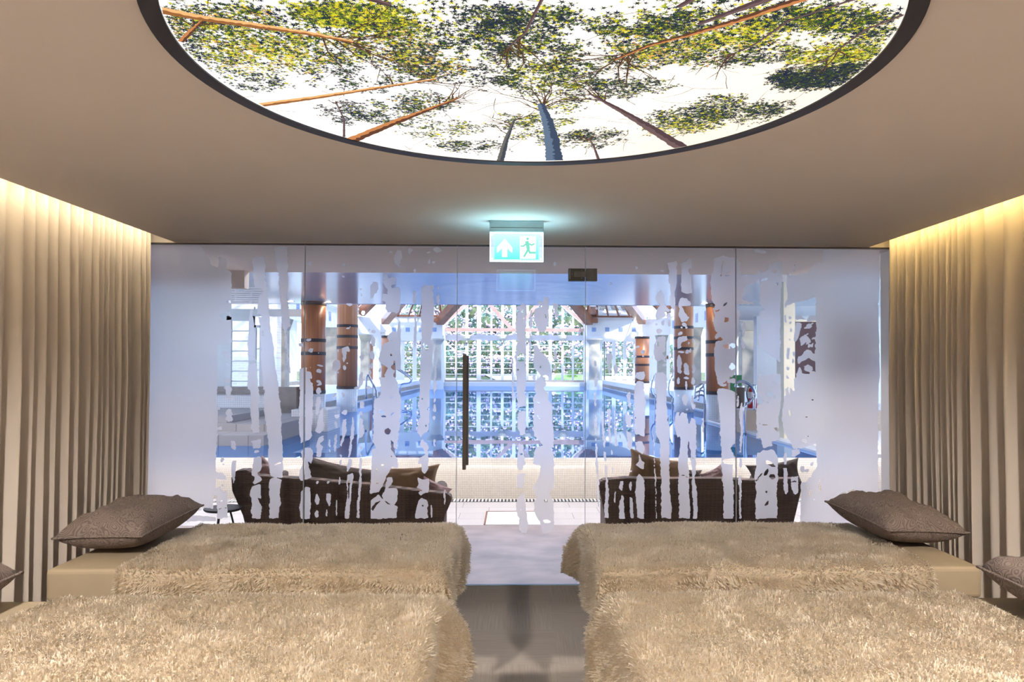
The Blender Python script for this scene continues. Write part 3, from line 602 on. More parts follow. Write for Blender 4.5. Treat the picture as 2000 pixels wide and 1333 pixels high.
pl((485, 745), (510, 745), (515, 800), (510, 870), (490, 880), (515, 920), (518, 980), (490, 985), (480, 900), (488, 870)); el(455, 250, 20, 26); el(465, 560, 24, 22, .3)
pl((630, 300), (650, 285), (660, 320), (720, 290), (730, 240), (790, 230), (830, 225), (835, 330), (822, 500), (822, 1340), (700, 1340), (620, 1240), (700, 1210), (820, 1200), (820, 1110), (780, 1060), (700, 1020), (645, 950), (625, 880), (640, 850), (640, 770), (635, 660), (690, 640), (640, 590), (655, 430)); el(690, 380, 30, 12, -.3, -1); el(765, 305, 26, 12, .5, -1); el(795, 420, 12, 18, .4, -1)
el(700, 1085, 18, 10, -.3); el(640, 1220, 16, 24); pl((625, 1260), (680, 1225), (780, 1215), (822, 1240), (822, 1340), (625, 1340)); el(770, 1290, 20, 16, 0, -1); pl((650, 740), (750, 720), (765, 755), (700, 750), (650, 760), sg=-1)
el(867, 725, 8, 36); el(905, 720, 13, 16, .4); el(905, 760, 9, 10); el(862, 850, 4, 18); el(907, 825, 10, 18); el(895, 902, 6, 11); el(892, 1000, 13, 28); el(892, 1050, 12, 34); el(888, 1160, 10, 16); el(885, 1250, 13, 40); el(937, 1025, 11, 26); el(930, 1090, 10, 22); el(880, 1310, 14, 24); el(925, 1260, 6, 40); el(885, 405, 7, 8); el(880, 445, 7, 14); el(885, 345, 14, 12); el(937, 300, 9, 12); el(945, 262, 7, 7); el(870, 600, 10, 40); el(915, 560, 12, 44)
pl((875, 350), (905, 360), (1000, 330), (1060, 330), (1100, 280), (1160, 230), (1180, 240), (1180, 740), (1130, 745), (1125, 540), (975, 580), (930, 590), (880, 610), (880, 500), (870, 430))
pl((950, 760), (1005, 762), (985, 880), (960, 930), (932, 922), (938, 850)); pl((945, 715), (1000, 690), (1040, 740), (1080, 690), (1130, 700), (1130, 740), (1060, 750), (1000, 720), (970, 745))
pl((1128, 600), (1180, 250), (1180, 70), (1680, 95), (1680, 1340), (960, 1340), (955, 1200), (1128, 1200))
el(1060, 795, 36, 14, -.15); el(1075, 770, 34, 9, -.3); el(1050, 855, 12, 9); pl((990, 900), (1030, 860), (1060, 880), (1080, 910), (1128, 880), (1128, 900), (1040, 930), (1000, 960)); el(1075, 960, 20, 12, -.4); el(1060, 935, 30, 9, -.5); el(1100, 955, 10, 20, .2); pl((1000, 1040), (1040, 985), (1080, 1000), (1128, 1030), (1128, 1090), (1060, 1060), (1040, 1080), (1000, 1100), (975, 1120), (965, 1050)); el(1070, 1150, 50, 30); pl((970, 1170), (990, 1140), (1010, 1200), (965, 1210)); el(1100, 1190, 30, 18)
pl((1040, 1080), (1100, 1105), (1128, 1150), (1128, 1180), (1090, 1130), (1050, 1115), sg=-1); pl((1000, 1150), (1025, 1145), (1018, 1205), (1000, 1200), sg=-1)
pl((560, 75), (640, 120), (700, 140), (690, 160), (600, 150), sg=1)
pl, el = crop(280, 740)
pl((-200, -5), (640, -5), (637, 300), (630, 800), (624, 1240), (-260, 1240)); pl((400, 1130), (480, 1108), (600, 1130), (603, 1010), (628, 1020), (628, 1200), (420, 1190), sg=-1); el(470, 1130, 30, 16)
el(720, 15, 34, 18); el(735, 100, 26, 48); el(745, 165, 34, 12, .2); el(768, 178, 10, 22); el(650, 263, 14, 16); el(745, 300, 34, 34); el(740, 270, 20, 8); el(750, 350, 34, 30); el(655, 432, 22, 18)
pl((905, -5), (985, -5), (990, 60), (1005, 150), (1000, 250), (1003, 400), (1005, 470), (950, 470), (935, 430), (930, 340), (920, 250), (925, 130), (915, 60))
pl((750, 545), (795, 545), (795, 600), (790, 622), (750, 600)); pl((930, 545), (1018, 520), (1018, 600), (940, 612)); el(978, 632, 30, 12, -.2)
pl((945, 690), (1015, 670), (1022, 760), (1010, 800), (985, 830), (1025, 880), (1015, 900), (960, 925), (940, 910), (970, 860), (935, 840)); pl((930, 940), (1020, 920), (1025, 1040), (990, 1030), (1025, 1110), (1010, 1215), (940, 1215), (925, 1150), (935, 1080), (920, 1010))
pl((1032, -5), (1045, 100), (1040, 200), (1055, 350), (1070, 500), (1080, 690), (1085, 740), (1095, 800), (1095, 850), (1150, 865), (1205, 860), (1215, 740), (1205, 600), (1195, 400), (1190, 200), (1165, 100), (1163, -5)); pl((1115, 765), (1150, 740), (1205, 725), (1190, 742), (1140, 755), sg=-1)
pl((1090, 880), (1130, 862), (1200, 882), (1185, 960), (1175, 1010), (1195, 1080), (1170, 1130), (1165, 1215), (1090, 1215), (1085, 1100), (1085, 980))
pl((765, 705), (800, 710), (800, 780), (790, 830), (790, 890), (775, 920), (770, 860), (760, 790)); pl((632, 815), (690, 820), (712, 850), (710, 885), (635, 870)); el(685, 702, 14, 24); el(690, 745, 10, 8); el(680, 930, 9, 9)
pl((632, 960), (660, 935), (690, 1000), (720, 970), (725, 1100), (730, 1215), (632, 1215)); pl((635, 1075), (690, 1058), (690, 1066), (650, 1080), sg=-1); pl((635, 1130), (720, 1125), (720, 1132), (640, 1137), sg=-1)
pl((1350, -5), (1395, -5), (1470, 40), (1470, 130), (1465, 300), (1460, 500), (1440, 530), (1360, 560), (1345, 300), (1355, 100), (1350, 50)); pl((1395, 600), (1450, 600), (1470, 640), (1455, 740), (1430, 720), (1440, 800), (1450, 850), (1420, 870), (1355, 890), (1350, 800), (1380, 740), (1360, 640)); pl((1360, 980), (1405, 935), (1450, 960), (1445, 1215), (1355, 1215))
pl((1500, 160), (1540, 150), (1545, 200), (1520, 300), (1500, 330), (1490, 260)); pl((1530, 290), (1565, 250), (1560, 450), (1520, 480), (1490, 460), (1500, 400)); pl((1520, 510), (1560, 495), (1560, 540), (1525, 570), (1560, 600), (1540, 680), (1495, 680), (1495, 560)); el(1520, 20, 22, 12); el(1520, 100, 24, 30)
pl, el = crop(600, 740)
pl((620, -5), (770, -5), (790, 60), (800, 110), (815, 170), (810, 300), (805, 420), (790, 500), (790, 540), (770, 590), (790, 620), (735, 590), (720, 600), (770, 680), (785, 700), (790, 780), (740, 770), (700, 830), (690, 850), (655, 930), (620, 990), (545, 1005), (545, 900), (550, 780), (560, 620), (600, 600), (560, 540), (570, 430), (575, 300), (580, 170), (620, 170), (640, 100))
el(670, 332, 24, 8, 0, -1); el(700, 460, 28, 26, -.5, -1); el(742, 310, 8, 22, .7, -1); el(650, 755, 14, 9, 0, -1); el(610, 912, 14, 9, 0, -1); el(605, 797, 10, 9, -.5, -1); el(645, 295, 8, 24, -.7, -1); el(735, 165, 14, 8, -.4, -1); pl((720, 520), (745, 560), (742, 600), (728, 600), sg=-1); el(690, 622, 7, 4, -.5, -1); el(735, 680, 5, 8, 0, -1); el(588, 293, 5, 10, 0, -1)
pl((690, 870), (735, 860), (740, 900), (700, 960), (780, 950), (785, 980), (770, 1060), (740, 1110), (700, 1080), (660, 1060), (650, 1020), (670, 980)); pl((545, 1060), (620, 1010), (640, 1040), (690, 1090), (775, 1110), (770, 1215), (545, 1215)); pl((550, 1130), (600, 1075), (640, 1060), (610, 1095), (565, 1150), sg=-1)
pl((975, -5), (1065, -5), (1060, 80), (1060, 160), (1055, 250), (1030, 270), (1065, 280), (1060, 380), (1050, 460), (1010, 480), (990, 515), (960, 480), (955, 420), (975, 330), (960, 220), (975, 120)); el(990, 178, 12, 8, .4, -1); el(1028, 405, 6, 14, 0, -1)
pl((985, 530), (1010, 530), (1050, 590), (1050, 640), (1055, 720), (1045, 800), (1010, 833), (985, 800), (985, 750), (965, 740), (970, 690), (1020, 670), (1015, 610), (980, 580)); pl((950, 850), (990, 880), (1055, 870), (1055, 990), (1010, 1000), (980, 1020), (960, 990), (1000, 970), (945, 950), (965, 910)); pl((960, 1060), (990, 1040), (1035, 1060), (1045, 1100), (1040, 1215), (935, 1215), (940, 1120)); el(1000, 1110, 10, 8, 0, -1)
pl((1095, -5), (1115, -5), (1115, 60), (1110, 130), (1102, 150), (1092, 100)); el(1105, 190, 10, 22); el(1106, 260, 14, 38); el(1103, 345, 11, 20); el(1100, 560, 11, 34)
el(1193, 1030, 7, 80); pl((1072, 1100), (1085, 1100), (1088, 1150), (1078, 1210), (1068, 1210))
el(400, 200, 10, 38); el(400, 275, 6, 16); pl((398, 300), (410, 400), (405, 520), (385, 560), (392, 600), (375, 680), (358, 680), (365, 600), (375, 550), (380, 450)); el(325, 290, 22, 27); pl((305, 360), (335, 350), (335, 420), (345, 450), (320, 520), (300, 600), (290, 590), (300, 500), (298, 440)); el(258, 328, 22, 20); el(272, 288, 12, 10); el(245, 290, 7, 10); el(248, 400, 13, 34); el(245, 560, 11, 90); el(195, 565, 10, 44); el(195, 630, 6, 18); pl((455, 195), (490, 195), (490, 255), (455, 250)); el(462, 300, 11, 20); pl((455, 340), (480, 350), (480, 400), (498, 440), (490, 500), (465, 520), (450, 480), (450, 400)); el(465, 600, 9, 14); el(466, 660, 7, 20); el(290, 672, 10, 15); el(235, 145, 18, 12, -.3); el(225, 168, 8, 6); el(310, 135, 14, 22)
el(288, 730, 11, 30); pl((360, 690), (390, 700), (385, 760), (345, 820), (350, 760)); pl((350, 840), (400, 820), (385, 1000), (365, 1215), (325, 1215), (345, 1000), (340, 920)); pl((455, 690), (475, 690), (465, 900), (455, 1215), (430, 1215), (440, 1000), (450, 850)); el(278, 890, 9, 42); el(180, 905, 10, 15); el(85, 905, 14, 15); pl((165, 995), (205, 1000), (205, 1090), (190, 1120), (165, 1050)); el(85, 1050, 18, 50); el(255, 1120, 7, 72); el(80, 1175, 18, 32); el(168, 1175, 9, 34); pl((355, 890), (372, 882), (368, 1000), (352, 1100), sg=-1)
pl, el = crop(960, 740)
pl((220, -5), (298, -5), (270, 60), (298, 150), (298, 240), (225, 255), (225, 200), (220, 150)); pl((230, 290), (290, 280), (298, 400), (295, 480), (250, 500), (225, 420)); pl((235, 560), (280, 570), (275, 620), (295, 690), (292, 740), (270, 795), (230, 790), (225, 720)); pl((218, 845), (298, 820), (285, 900), (270, 950), (225, 940)); pl((225, 1040), (270, 980), (300, 1060), (310, 1270), (300, 1340), (250, 1340), (232, 1265), (245, 1215), (222, 1180)); el(262, 655, 14, 9, 0, -1); el(263, 1140, 5, 5, 0, -1)
pl((175, -5), (195, -5), (190, 60), (195, 150), (185, 250), (178, 150))
pl((395, -5), (465, -5), (470, 60), (440, 90), (505, 130), (490, 180), (530, 230), (530, 400), (540, 500), (540, 600), (500, 590), (540, 640), (545, 800), (545, 930), (500, 1000), (540, 1080), (540, 1265), (500, 1340), (450, 1340), (430, 1260), (380, 1180), (370, 1080), (400, 1030), (360, 950), (400, 900), (430, 760), (360, 740), (360, 680), (390, 600), (450, 580), (410, 520), (370, 490), (360, 400), (365, 250), (360, 170), (385, 130), (370, 60)); pl((385, 315), (400, 312), (425, 350), (415, 355), sg=-1); pl((390, 200), (425, 210), (420, 222), (400, 215), sg=-1); el(455, 1095, 8, 6, 0, -1); el(480, 1240, 30, 16, .3, -1); pl((450, 1050), (480, 1040), (485, 1075), (460, 1070), sg=-1)
pl((895, -5), (920, -5), (920, 60), (905, 75)); pl((890, 120), (915, 120), (910, 240), (893, 240)); pl((905, 310), (912, 310), (925, 420), (915, 490), (895, 480), (888, 410)); el(910, 528, 6, 14); pl((903, 560), (918, 560), (922, 600), (927, 800), (935, 1000), (930, 1150), (920, 1100), (915, 1000), (910, 800)); pl((955, 280), (975, 300), (988, 500), (990, 590), (970, 600), (965, 450)); pl((1000, 270), (1035, 260), (1040, 350), (1030, 400), (1050, 560), (1035, 570), (1015, 450), (1020, 340)); pl((1065, 270), (1080, 280), (1075, 350), (1090, 480), (1095, 580), (1080, 590), (1070, 450)); pl((1165, 450), (1215, 480), (1218, 600), (1200, 620), (1175, 590), (1180, 520)); pl((1165, 300), (1215, 320), (1212, 430), (1165, 380)); pl((1175, 140), (1210, 110), (1210, 240), (1215, 280), (1190, 240)); pl((965, 630), (995, 640), (995, 720), (975, 720)); pl((978, 740), (998, 760), (1000, 850), (1015, 960), (1025, 1215), (985, 1215), (985, 900)); el(1045, 645, 8, 26); el(1055, 798, 6, 30); el(1132, 800, 6, 20); el(1130, 705, 4, 10); el(1120, 500, 6, 24)
pl((1115, 890), (1145, 890), (1140, 980), (1105, 950)); el(1075, 1030, 8, 56); pl((1130, 1010), (1150, 1020), (1158, 1215), (1110, 1215), (1115, 1080)); el(1210, 935, 14, 44); pl((1200, 1030), (1225, 1040), (1232, 1215), (1205, 1215)); pl((1255, 860), (1280, 830), (1325, 880), (1325, 1215), (1267, 1215), (1255, 1050)); el(1205, 803, 10, 8)
pl((1275, 20), (1325, 30), (1325, 150), (1340, 180), (1335, 400), (1325, 500), (1280, 490), (1245, 490), (1240, 300), (1245, 100)); pl((1245, 550), (1300, 540), (1325, 600), (1310, 660), (1250, 620)); pl((1270, 640), (1300, 690), (1325, 730), (1325, 790), (1290, 780), (1245, 750), (1280, 720)); el(1252, 340, 5, 8, 0, -1)
pl((1420, -5), (1520, -5), (1525, 150), (1530, 360), (1548, 420), (1545, 540), (1550, 800), (1560, 1215), (1480, 1215), (1470, 800), (1460, 540), (1430, 480), (1425, 300), (1440, 150), (1425, 80)); pl((1403, 480), (1412, 480), (1422, 700), (1432, 1000), (1438, 1215), (1430, 1215), (1422, 1000), (1413, 700)); pl((1605, 290), (1625, 290), (1650, 500), (1620, 520), (1595, 440), (1590, 350)); pl((1645, 290), (1690, 300), (1710, 400), (1705, 560), (1710, 800), (1712, 1215), (1625, 1215), (1625, 800), (1630, 700), (1640, 540), (1640, 400), (1630, 330)); el(1680, 180, 28, 54); el(1620, 145, 12, 10); el(1695, 270, 14, 10); el(1750, 200, 12, 60); el(1750, 20, 14, 30); el(1625, 20, 12, 34)
pl((1625, 845), (1660, 840), (1710, 858), (1708, 864), (1660, 848), (1625, 850), sg=-1); pl((1625, 1000), (1695, 990), (1695, 995), (1630, 1006), sg=-1)
pl((1735, 330), (1777, 400), (1777, 560), (1740, 600), (1750, 700), (1777, 720), (1777, 830), (1740, 820), (1750, 900), (1777, 1000), (1777, 1215), (1750, 1215), (1740, 900), (1730, 650), (1720, 450))
pl, el = crop(1340, 740)
pl((20, 400), (60, 340), (85, 360), (88, 560), (85, 770), (50, 760), (70, 700), (30, 600), (20, 480)); pl((50, 790), (80, 830), (70, 870), (95, 960), (98, 1215), (60, 1215), (55, 1000), (50, 900)); pl((0, 880), (25, 900), (38, 1215), (0, 1215)); el(5, 60, 8, 40); el(65, 25, 16, 26); pl((145, 400), (155, 330), (165, 400), (165, 470), (150, 470)); el(165, 620, 5, 60); el(165, 740, 4, 26); el(70, 240, 16, 26)
pl((275, -5), (300, 60), (350, 70), (370, 10), (430, -5), (430, 10), (425, 40), (280, 45)); pl((280, 90), (320, 80), (425, 120), (440, 130), (432, 300), (432, 560), (385, 600), (432, 690), (330, 705), (315, 720), (410, 750), (416, 900), (418, 1215), (322, 1215), (318, 900), (310, 730), (305, 600), (295, 400), (285, 250), (270, 120)); pl((320, 735), (360, 708), (415, 720), (440, 745), (360, 745), sg=-1)
pl((465, 300), (485, 200), (500, 260), (495, 500), (480, 650), (465, 640), (475, 450)); pl((470, 690), (485, 700), (485, 780), (465, 760)); pl((470, 840), (488, 880), (480, 1000), (478, 1215), (460, 1215), (460, 950), (455, 880)); el(455, 200, 10, 60)
pl((620, -5), (822, -5), (825, 120), (815, 280), (805, 400), (815, 530), (740, 550), (690, 560), (640, 510), (612, 520), (615, 280), (620, 230), (690, 200), (620, 130)); pl((680, 120), (740, 118), (780, 160), (765, 180), (720, 150), sg=-1); el(712, 207, 18, 6, .4, -1); el(640, 200, 26, 22, .3, -1); pl((760, 420), (790, 425), (815, 455), (790, 465), sg=-1); pl((620, 383), (700, 400), (740, 410), (700, 408), (620, 388), sg=-1); el(770, 40, 20, 16, 0, -1)
pl((605, 700), (622, 640), (680, 620), (760, 620), (800, 680), (800, 880), (795, 1000), (797, 1215), (600, 1215), (605, 1000), (600, 850), (610, 780)); pl((690, 710), (730, 720), (785, 770), (750, 775), (690, 740), sg=-1); el(700, 820, 14, 34, .5, -1); el(755, 855, 26, 24, 0, -1); pl((605, 880), (660, 820), (665, 830), (612, 888), sg=-1); el(705, 1085, 10, 26, .7, -1); el(700, 985, 12, 12, 0, -1); pl((610, 650), (640, 600), (700, 575), (690, 600), (650, 640), sg=-1); pl((650, 515), (690, 555), (740, 555), (760, 590), (670, 600), sg=1)
pl((838, 280), (853, 120), (860, -5), (1680, -5), (1665, 1340), (1000, 1340), (990, 1215), (995, 900), (1040, 900), (1130, 780), (1133, 560), (1000, 600), (930, 610), (915, 560), (880, 520), (850, 470), (840, 400))
pl((858, -5), (940, -5), (945, 120), (930, 110), (915, 40), (905, 180), (890, 60), (872, 80), (860, 180), sg=-1); pl((900, 268), (916, 275), (912, 335), (902, 320), sg=-1); pl((870, 540), (915, 555), (915, 700), (870, 700), sg=-1); pl((990, 620), (1060, 600), (1133, 640), (1133, 690), (1000, 700), sg=-1); el(1035, 535, 24, 24, .3, -1); pl((1080, 545), (1090, 560), (1100, 590), (1090, 590), sg=-1); el(1100, 183, 13, 7, -.1, -1); pl((1040, 325), (1055, 335), (1070, 328), (1062, 342), (1045, 342), sg=-1); el(1060, 495, 7, 4, 0, -1)
pl((860, 700), (1133, 690), (1133, 760), (1100, 790), (1080, 850), (1095, 865), (1060, 860), (1030, 830), (1000, 890), (880, 910), (880, 1215), (850, 1215), (820, 1000), (830, 800), sg=-1); el(863, 700, 16, 60); pl((845, 780), (878, 780), (882, 980), (868, 1010), (845, 960)); pl((920, 620), (990, 610), (990, 650), (950, 680), (920, 680))
el(1010, 790, 24, 30); el(1050, 800, 20, 16); el(1090, 740, 16, 24, .5); pl((910, 860), (975, 850), (972, 1000), (940, 1010), (912, 960)); el(935, 900, 24, 6, 0, -1)
el(1075, 995, 12, 40, .5, -1); pl((1040, 920), (1050, 920), (1058, 970), (1050, 965), sg=-1); pl((1105, 1030), (1115, 1040), (1128, 1070), (1118, 1060), sg=-1); pl((1330, 1000), (1460, 960), (1460, 1115), (1330, 1115), sg=-1); pl((1392, 960), (1402, 940), (1408, 1115), (1394, 1115))
pl((1160, 860), (1172, 880), (1166, 930), (1180, 935), (1160, 998), (1150, 960), (1155, 925), sg=-1)

def film_mask():
    x0, x1, z0, z1 = XL, XR, .01, H-.02; h = .0042
    nx = int((x1-x0)/h)+1; nz = int((z1-z0)/h)+1
    X = x0+np.arange(nx)*h; Z = z0+np.arange(nz)*h
    XX, ZZ = np.meshgrid(X, Z)
    rs_ = np.random.RandomState(5)
    def vnoise(fx, fz):
        gx = int((x1-x0)*fx)+3; gz = int((z1-z0)*fz)+3; g = rs_.rand(gz, gx)*2-1
        u = (XX-x0)*fx; v = (ZZ-z0)*fz; i = u.astype(int); j = v.astype(int); fu = u-i; fv = v-j; fu = fu*fu*(3-2*fu); fv = fv*fv*(3-2*fv)
        return (g[j, i]*(1-fu)*(1-fv)+g[j, i+1]*fu*(1-fv)+g[j+1, i]*(1-fu)*fv+g[j+1, i+1]*fu*fv)
    DX = vnoise(18, 9)*.006+vnoise(60, 45)*.0038+vnoise(40, 130)*.003
    DZ = vnoise(16, 10)*.005+vnoise(70, 50)*.0035
    WX = XX+DX; WZ_ = ZZ+DZ; Mk = np.zeros((nz, nx), bool)
    for sg, pts in OPS:
        q = [at_y(px, py, GY) for px, py in pts]; qx = np.array([p.x for p in q]); qz = np.array([p.z for p in q])
        i0 = max(0, int((qx.min()-.03-x0)/h)); i1 = min(nx, int((qx.max()+.03-x0)/h)+2); j0 = max(0, int((qz.min()-.03-z0)/h)); j1 = min(nz, int((qz.max()+.03-z0)/h)+2)
        if i1 <= i0 or j1 <= j0: continue
        A = WX[j0:j1, i0:i1]; B = WZ_[j0:j1, i0:i1]; ins = np.zeros(A.shape, bool)
        for k in range(len(qx)):
            ax, az, bx_, bz_ = qx[k-1], qz[k-1], qx[k], qz[k]
            if az == bz_: continue
            c_ = (az > B) != (bz_ > B); ins ^= c_ & (A < (bx_-ax)*(B-az)/(bz_-az)+ax)
        if sg > 0: Mk[j0:j1, i0:i1] |= ins
        else: Mk[j0:j1, i0:i1] &= ~ins
    f = Mk.astype(float); g = f.copy()
    g[1:-1, 1:-1] = (4*f[1:-1, 1:-1]+2*(f[:-2, 1:-1]+f[2:, 1:-1]+f[1:-1, :-2]+f[1:-1, 2:])+f[:-2, :-2]+f[2:, 2:]+f[:-2, 2:]+f[2:, :-2])/16
    return X, Z, g
FX, FZ, FM = film_mask()
def film_mesh(xa, xb, y, name, parent):
    i0 = int(np.searchsorted(FX, xa)); i1 = int(np.searchsorted(FX, xb))-1
    if i1 >= len(FX)-1: i1 = len(FX)-2
    V = []; Fs = []; vid = {}
    def vtx(key, x, z):
        if key not in vid: vid[key] = len(V); V.append((x, y, z))
        return vid[key]
    def corner(i, j): return vtx(('c', i, j), FX[i], FZ[j])
    def edge(i, j, k, l):
        a, b = FM[j, i], FM[l, k]; t = (.5-a)/(b-a) if abs(b-a) > 1e-9 else .5; t = min(.98, max(.02, t))
        return vtx(('e', min((i, j), (k, l)), max((i, j), (k, l))), FX[i]+(FX[k]-FX[i])*t, FZ[j]+(FZ[l]-FZ[j])*t)
    I = FM > .5
    for j in range(len(FZ)-1):
        run = None
        for i in range(i0, i1+1):
            full = i < i1 and I[j, i] and I[j, i+1] and I[j+1, i] and I[j+1, i+1]
            if full:
                if run is None: run = i
                continue
            if run is not None: Fs.append((corner(run, j), corner(i, j), corner(i, j+1), corner(run, j+1))); run = None
            if i >= i1: break
            cs = [(i, j), (i+1, j), (i+1, j+1), (i, j+1)]; bits = [I[b, a] for a, b in cs]
            if not any(bits): continue
            if bits[0] == bits[2] and bits[1] == bits[3] and bits[0] != bits[1]:
                for q in range(4):
                    if bits[q]:
                        a = cs[q]; n1 = cs[(q+1) % 4]; n0 = cs[q-1]; Fs.append((corner(*a), edge(*a, *n1), edge(*a, *n0)))
                continue
            pl_ = []
            for q in range(4):
                a = cs[q]; b = cs[(q+1) % 4]
                if bits[q]: pl_.append(corner(*a))
                if bits[q] != bits[(q+1) % 4]: pl_.append(edge(*a, *b))
            if len(pl_) >= 3: Fs.append(tuple(pl_))
    me = bpy.data.meshes.new(name); me.from_pydata(V, [], Fs); me.materials.append(M['film']); me.update()
    o = bpy.data.objects.new(name, me); C.objects.link(o); o.parent = parent; return o
gx = [XL, at_y(594, 800, GY).x, at_y(892, 800, GY).x, at_y(1143, 800, GY).x, at_y(1437.5, 800, GY).x, XR]
labs = ['far left clear glass panel with frosted birch trunks', 'glass panel with frosted birch trunks left of the glass door', 'clear glass door with long steel pull handle',
        'glass panel with frosted birch trunks right of the glass door', 'far right glass panel with frosted birch trunks']
for k in range(5):
    nm = 'door_1' if k == 2 else 'window_glass_%d' % (k+1)
    nm = ['window_31', 'window_32', 'door_1', 'window_33', 'window_34'][k]
    o = struct(nm, MB().box(gx[k]+.0015, gx[k+1]-.0015, GY-.005, GY+.005, .008, H-.012), M['glass'], labs[k])
    ed = MB()
    for x in ((gx[k]+.0016), gx[k+1]-.0018):
        ed.box(x-.0009, x+.0009, GY-.0056, GY+.0056, .008, H-.012)
    eo = ed.build('glass_edge', mat('glass_edge_%d' % k, (.55, .62, .70), .3, nscale=5, namt=.05)); eo.parent = o
    film_mesh(gx[k]+.003, gx[k+1]-.003, GY+.0065, 'frosted_film', o)
    if k == 2:
        def tubebar(name, x0, x1_, y0, y1, z0, z1, m=M['metal'], bev=.004):
            t_ = MB().box(x0, x1_, y0, y1, z0, z1).build(name, m, bevel=bev); t_.parent = o; return t_
        hx0_, hx1_ = at_y(903.5, 800, GY-.05).x, at_y(910.5, 800, GY-.05).x; hz0, hz1 = at_y(906, 918, GY-.05).z, at_y(906, 692, GY-.05).z
        tubebar('door_handle', hx0_, hx1_, GY-.06, GY-.035, hz0, hz1)
        hb = tubebar('door_handle_outer', hx0_+.012, hx1_+.012, GY+.035, GY+.06, hz0+.02, hz1-.01)
        for zz in (hz0+.12, hz1-.12):
            tubebar('standoff', (hx0_+hx1_)/2-.006, (hx0_+hx1_)/2+.006, GY-.036, GY+.036, zz-.006, zz+.006)
        for (py0, py1) in ((525, 549), (1075.5, 1101)):
            a0 = at_y(1110.5, py1, GY-.02); a1 = at_y(1142.4, py0, GY-.02); b0_ = at_y(1144.6, py1, GY-.02); b1_ = at_y(1166.3, py0, GY-.02)
            hg = tubebar('hinge', a0.x, a1.x, GY-.025, GY+.025, a0.z, a1.z, M['hinge'], .002)
            kn = MB().box(at_y(1122, 0, GY).x, at_y(1144.6, 0, GY).x, GY-.030, GY-.024, at_y(1130, py1-7, GY).z, at_y(1130, py0+7, GY).z).build('hinge_knuckle', M['metal']); kn.parent = hg; kn.matrix_parent_inverse = Matrix()
            hp = MB().box(b0_.x, b1_.x, GY-.025, GY+.025, b0_.z, b1_.z).build('hinge_plate', M['metal'], bevel=.002); hp.parent = o
            gr = MB().box(at_y(1113, 0, GY).x, at_y(1114.2, 0, GY).x, GY-.0262, GY-.0249, at_y(1130, py1-2, GY).z, at_y(1130, py0+2, GY).z)
            gb_ = gr.build('hinge_groove', M['chrome']); gb_.parent = hg
            for sx_, sz_ in ((1135, py0+4.5), (1135, py1-4.5), (1152, py0+4.5), (1152, py1-4.5), (1116.5, (py0+py1)/2)):
                p = at_y(sx_, sz_, GY); sc__ = MB().prism([(p.x+.003*math.cos(2*PI*q/8), p.z+.003*math.sin(2*PI*q/8)) for q in range(8)], 'y', GY-.0272, GY-.0248).build('screw', M['chrome']); sc__.parent = hg
# ================================================================== lobby behind the glass
struct('floor_lobby', MB().box(-7, 7, GY+.02, 7.26, -.12, -.001), M['greystone'])
struct('floor_deck', MB().box(-7, 7, 7.26, 8.72, -.12, 0), M['deck'], org=(.03, 7.26, 0))
struct('ceiling_lobby', MB().box(-9, 9, GY+.1, 6.92, H+.002, H+.5), M['bulkhead'])
struct('trim_6', MB().box(-9, at_y(485, 550, 6.9).x, 6.80, 6.92, at_y(450, 565, 6.9).z, H+.002), M['bulkhead'])
CZ = 2.93; CYE = 15.3
struct('ceiling_gloss', MB().box(-9, 9, 6.92, CYE, CZ, CZ+.06), M['glossceil'])
struct('wall_lobby_left', MB().box(-9.1, -9, GY, 9.2, -.1, CZ), M['whitewall'])
struct('wall_lobby_right', MB().box(9, 9.1, GY, 9.2, -.1, CZ), M['whitewall'])
struct('wall_spandrel', MB().box(-9, 9, CYE, CYE+.15, CZ, 8.6), M['whitewall'])
for x, nm in ((-9, 'a'), (XR+.14, 'b')):
    struct('wall_front', MB().box(x if nm == 'a' else x, (XL-.13) if nm == 'a' else 9, GY-.05, GY+.08, 0, H), M['bulkhead'])
# added fill lights brightening lobby and film, hidden behind the lower ceiling's drop
for i, (x, ly) in enumerate(((-3.4, 7.5), (0, 7.5), (3.4, 7.5), (-6, 9.4), (6, 9.4))):
    t = thing('lobby_fill_light', (x, ly, CZ), ['added hidden fill light of the lobby at the far left side', 'added hidden fill light of the lobby at the far right side'][i-3] if i > 2 else ['added hidden fill light of the lobby, left of the exit sign', 'added hidden fill light of the lobby above the mosaic wall centre', 'added hidden fill light of the lobby, right of the exit sign'][i], 'ceiling light', 'added lobby fill lights')
    MB().box(x-1.3, x+1.3, ly-.12, ly+.12, CZ-.06, CZ-.002).build('housing', M['white'], t)
    MB().box(x-1.25, x+1.25, ly-.09, ly+.09, CZ-.065, CZ-.061).build('diffuser', emis('lobby_fill_glow', (1, .95, .95), 50), t)
for i, (px, py, y) in enumerate(((568, 589, 14.0), (641, 590, 14.2), (1376, 592, 14.1), (845, 606, 12.8), (1003, 606, 12.8))):
    if i > 2: continue
    p = at_z(px, py, CZ)
    t = thing('downlight', (p.x, p.y, CZ), ['small round recessed ceiling downlight left of the nearest left wooden column', 'small round recessed ceiling downlight between the left wooden columns', 'small round recessed ceiling downlight between the right wooden columns'][i], 'downlight', 'recessed downlights')
    MB().lathe(p.x, p.y, [(.075, CZ-.006), (.075, CZ-.001)], 24).build('trim_ring', M['white'], t)
    MB().lathe(p.x, p.y, [(.055, CZ-.009), (.055, CZ-.0061)], 24).build('lamp_lens', M['lens'], t)
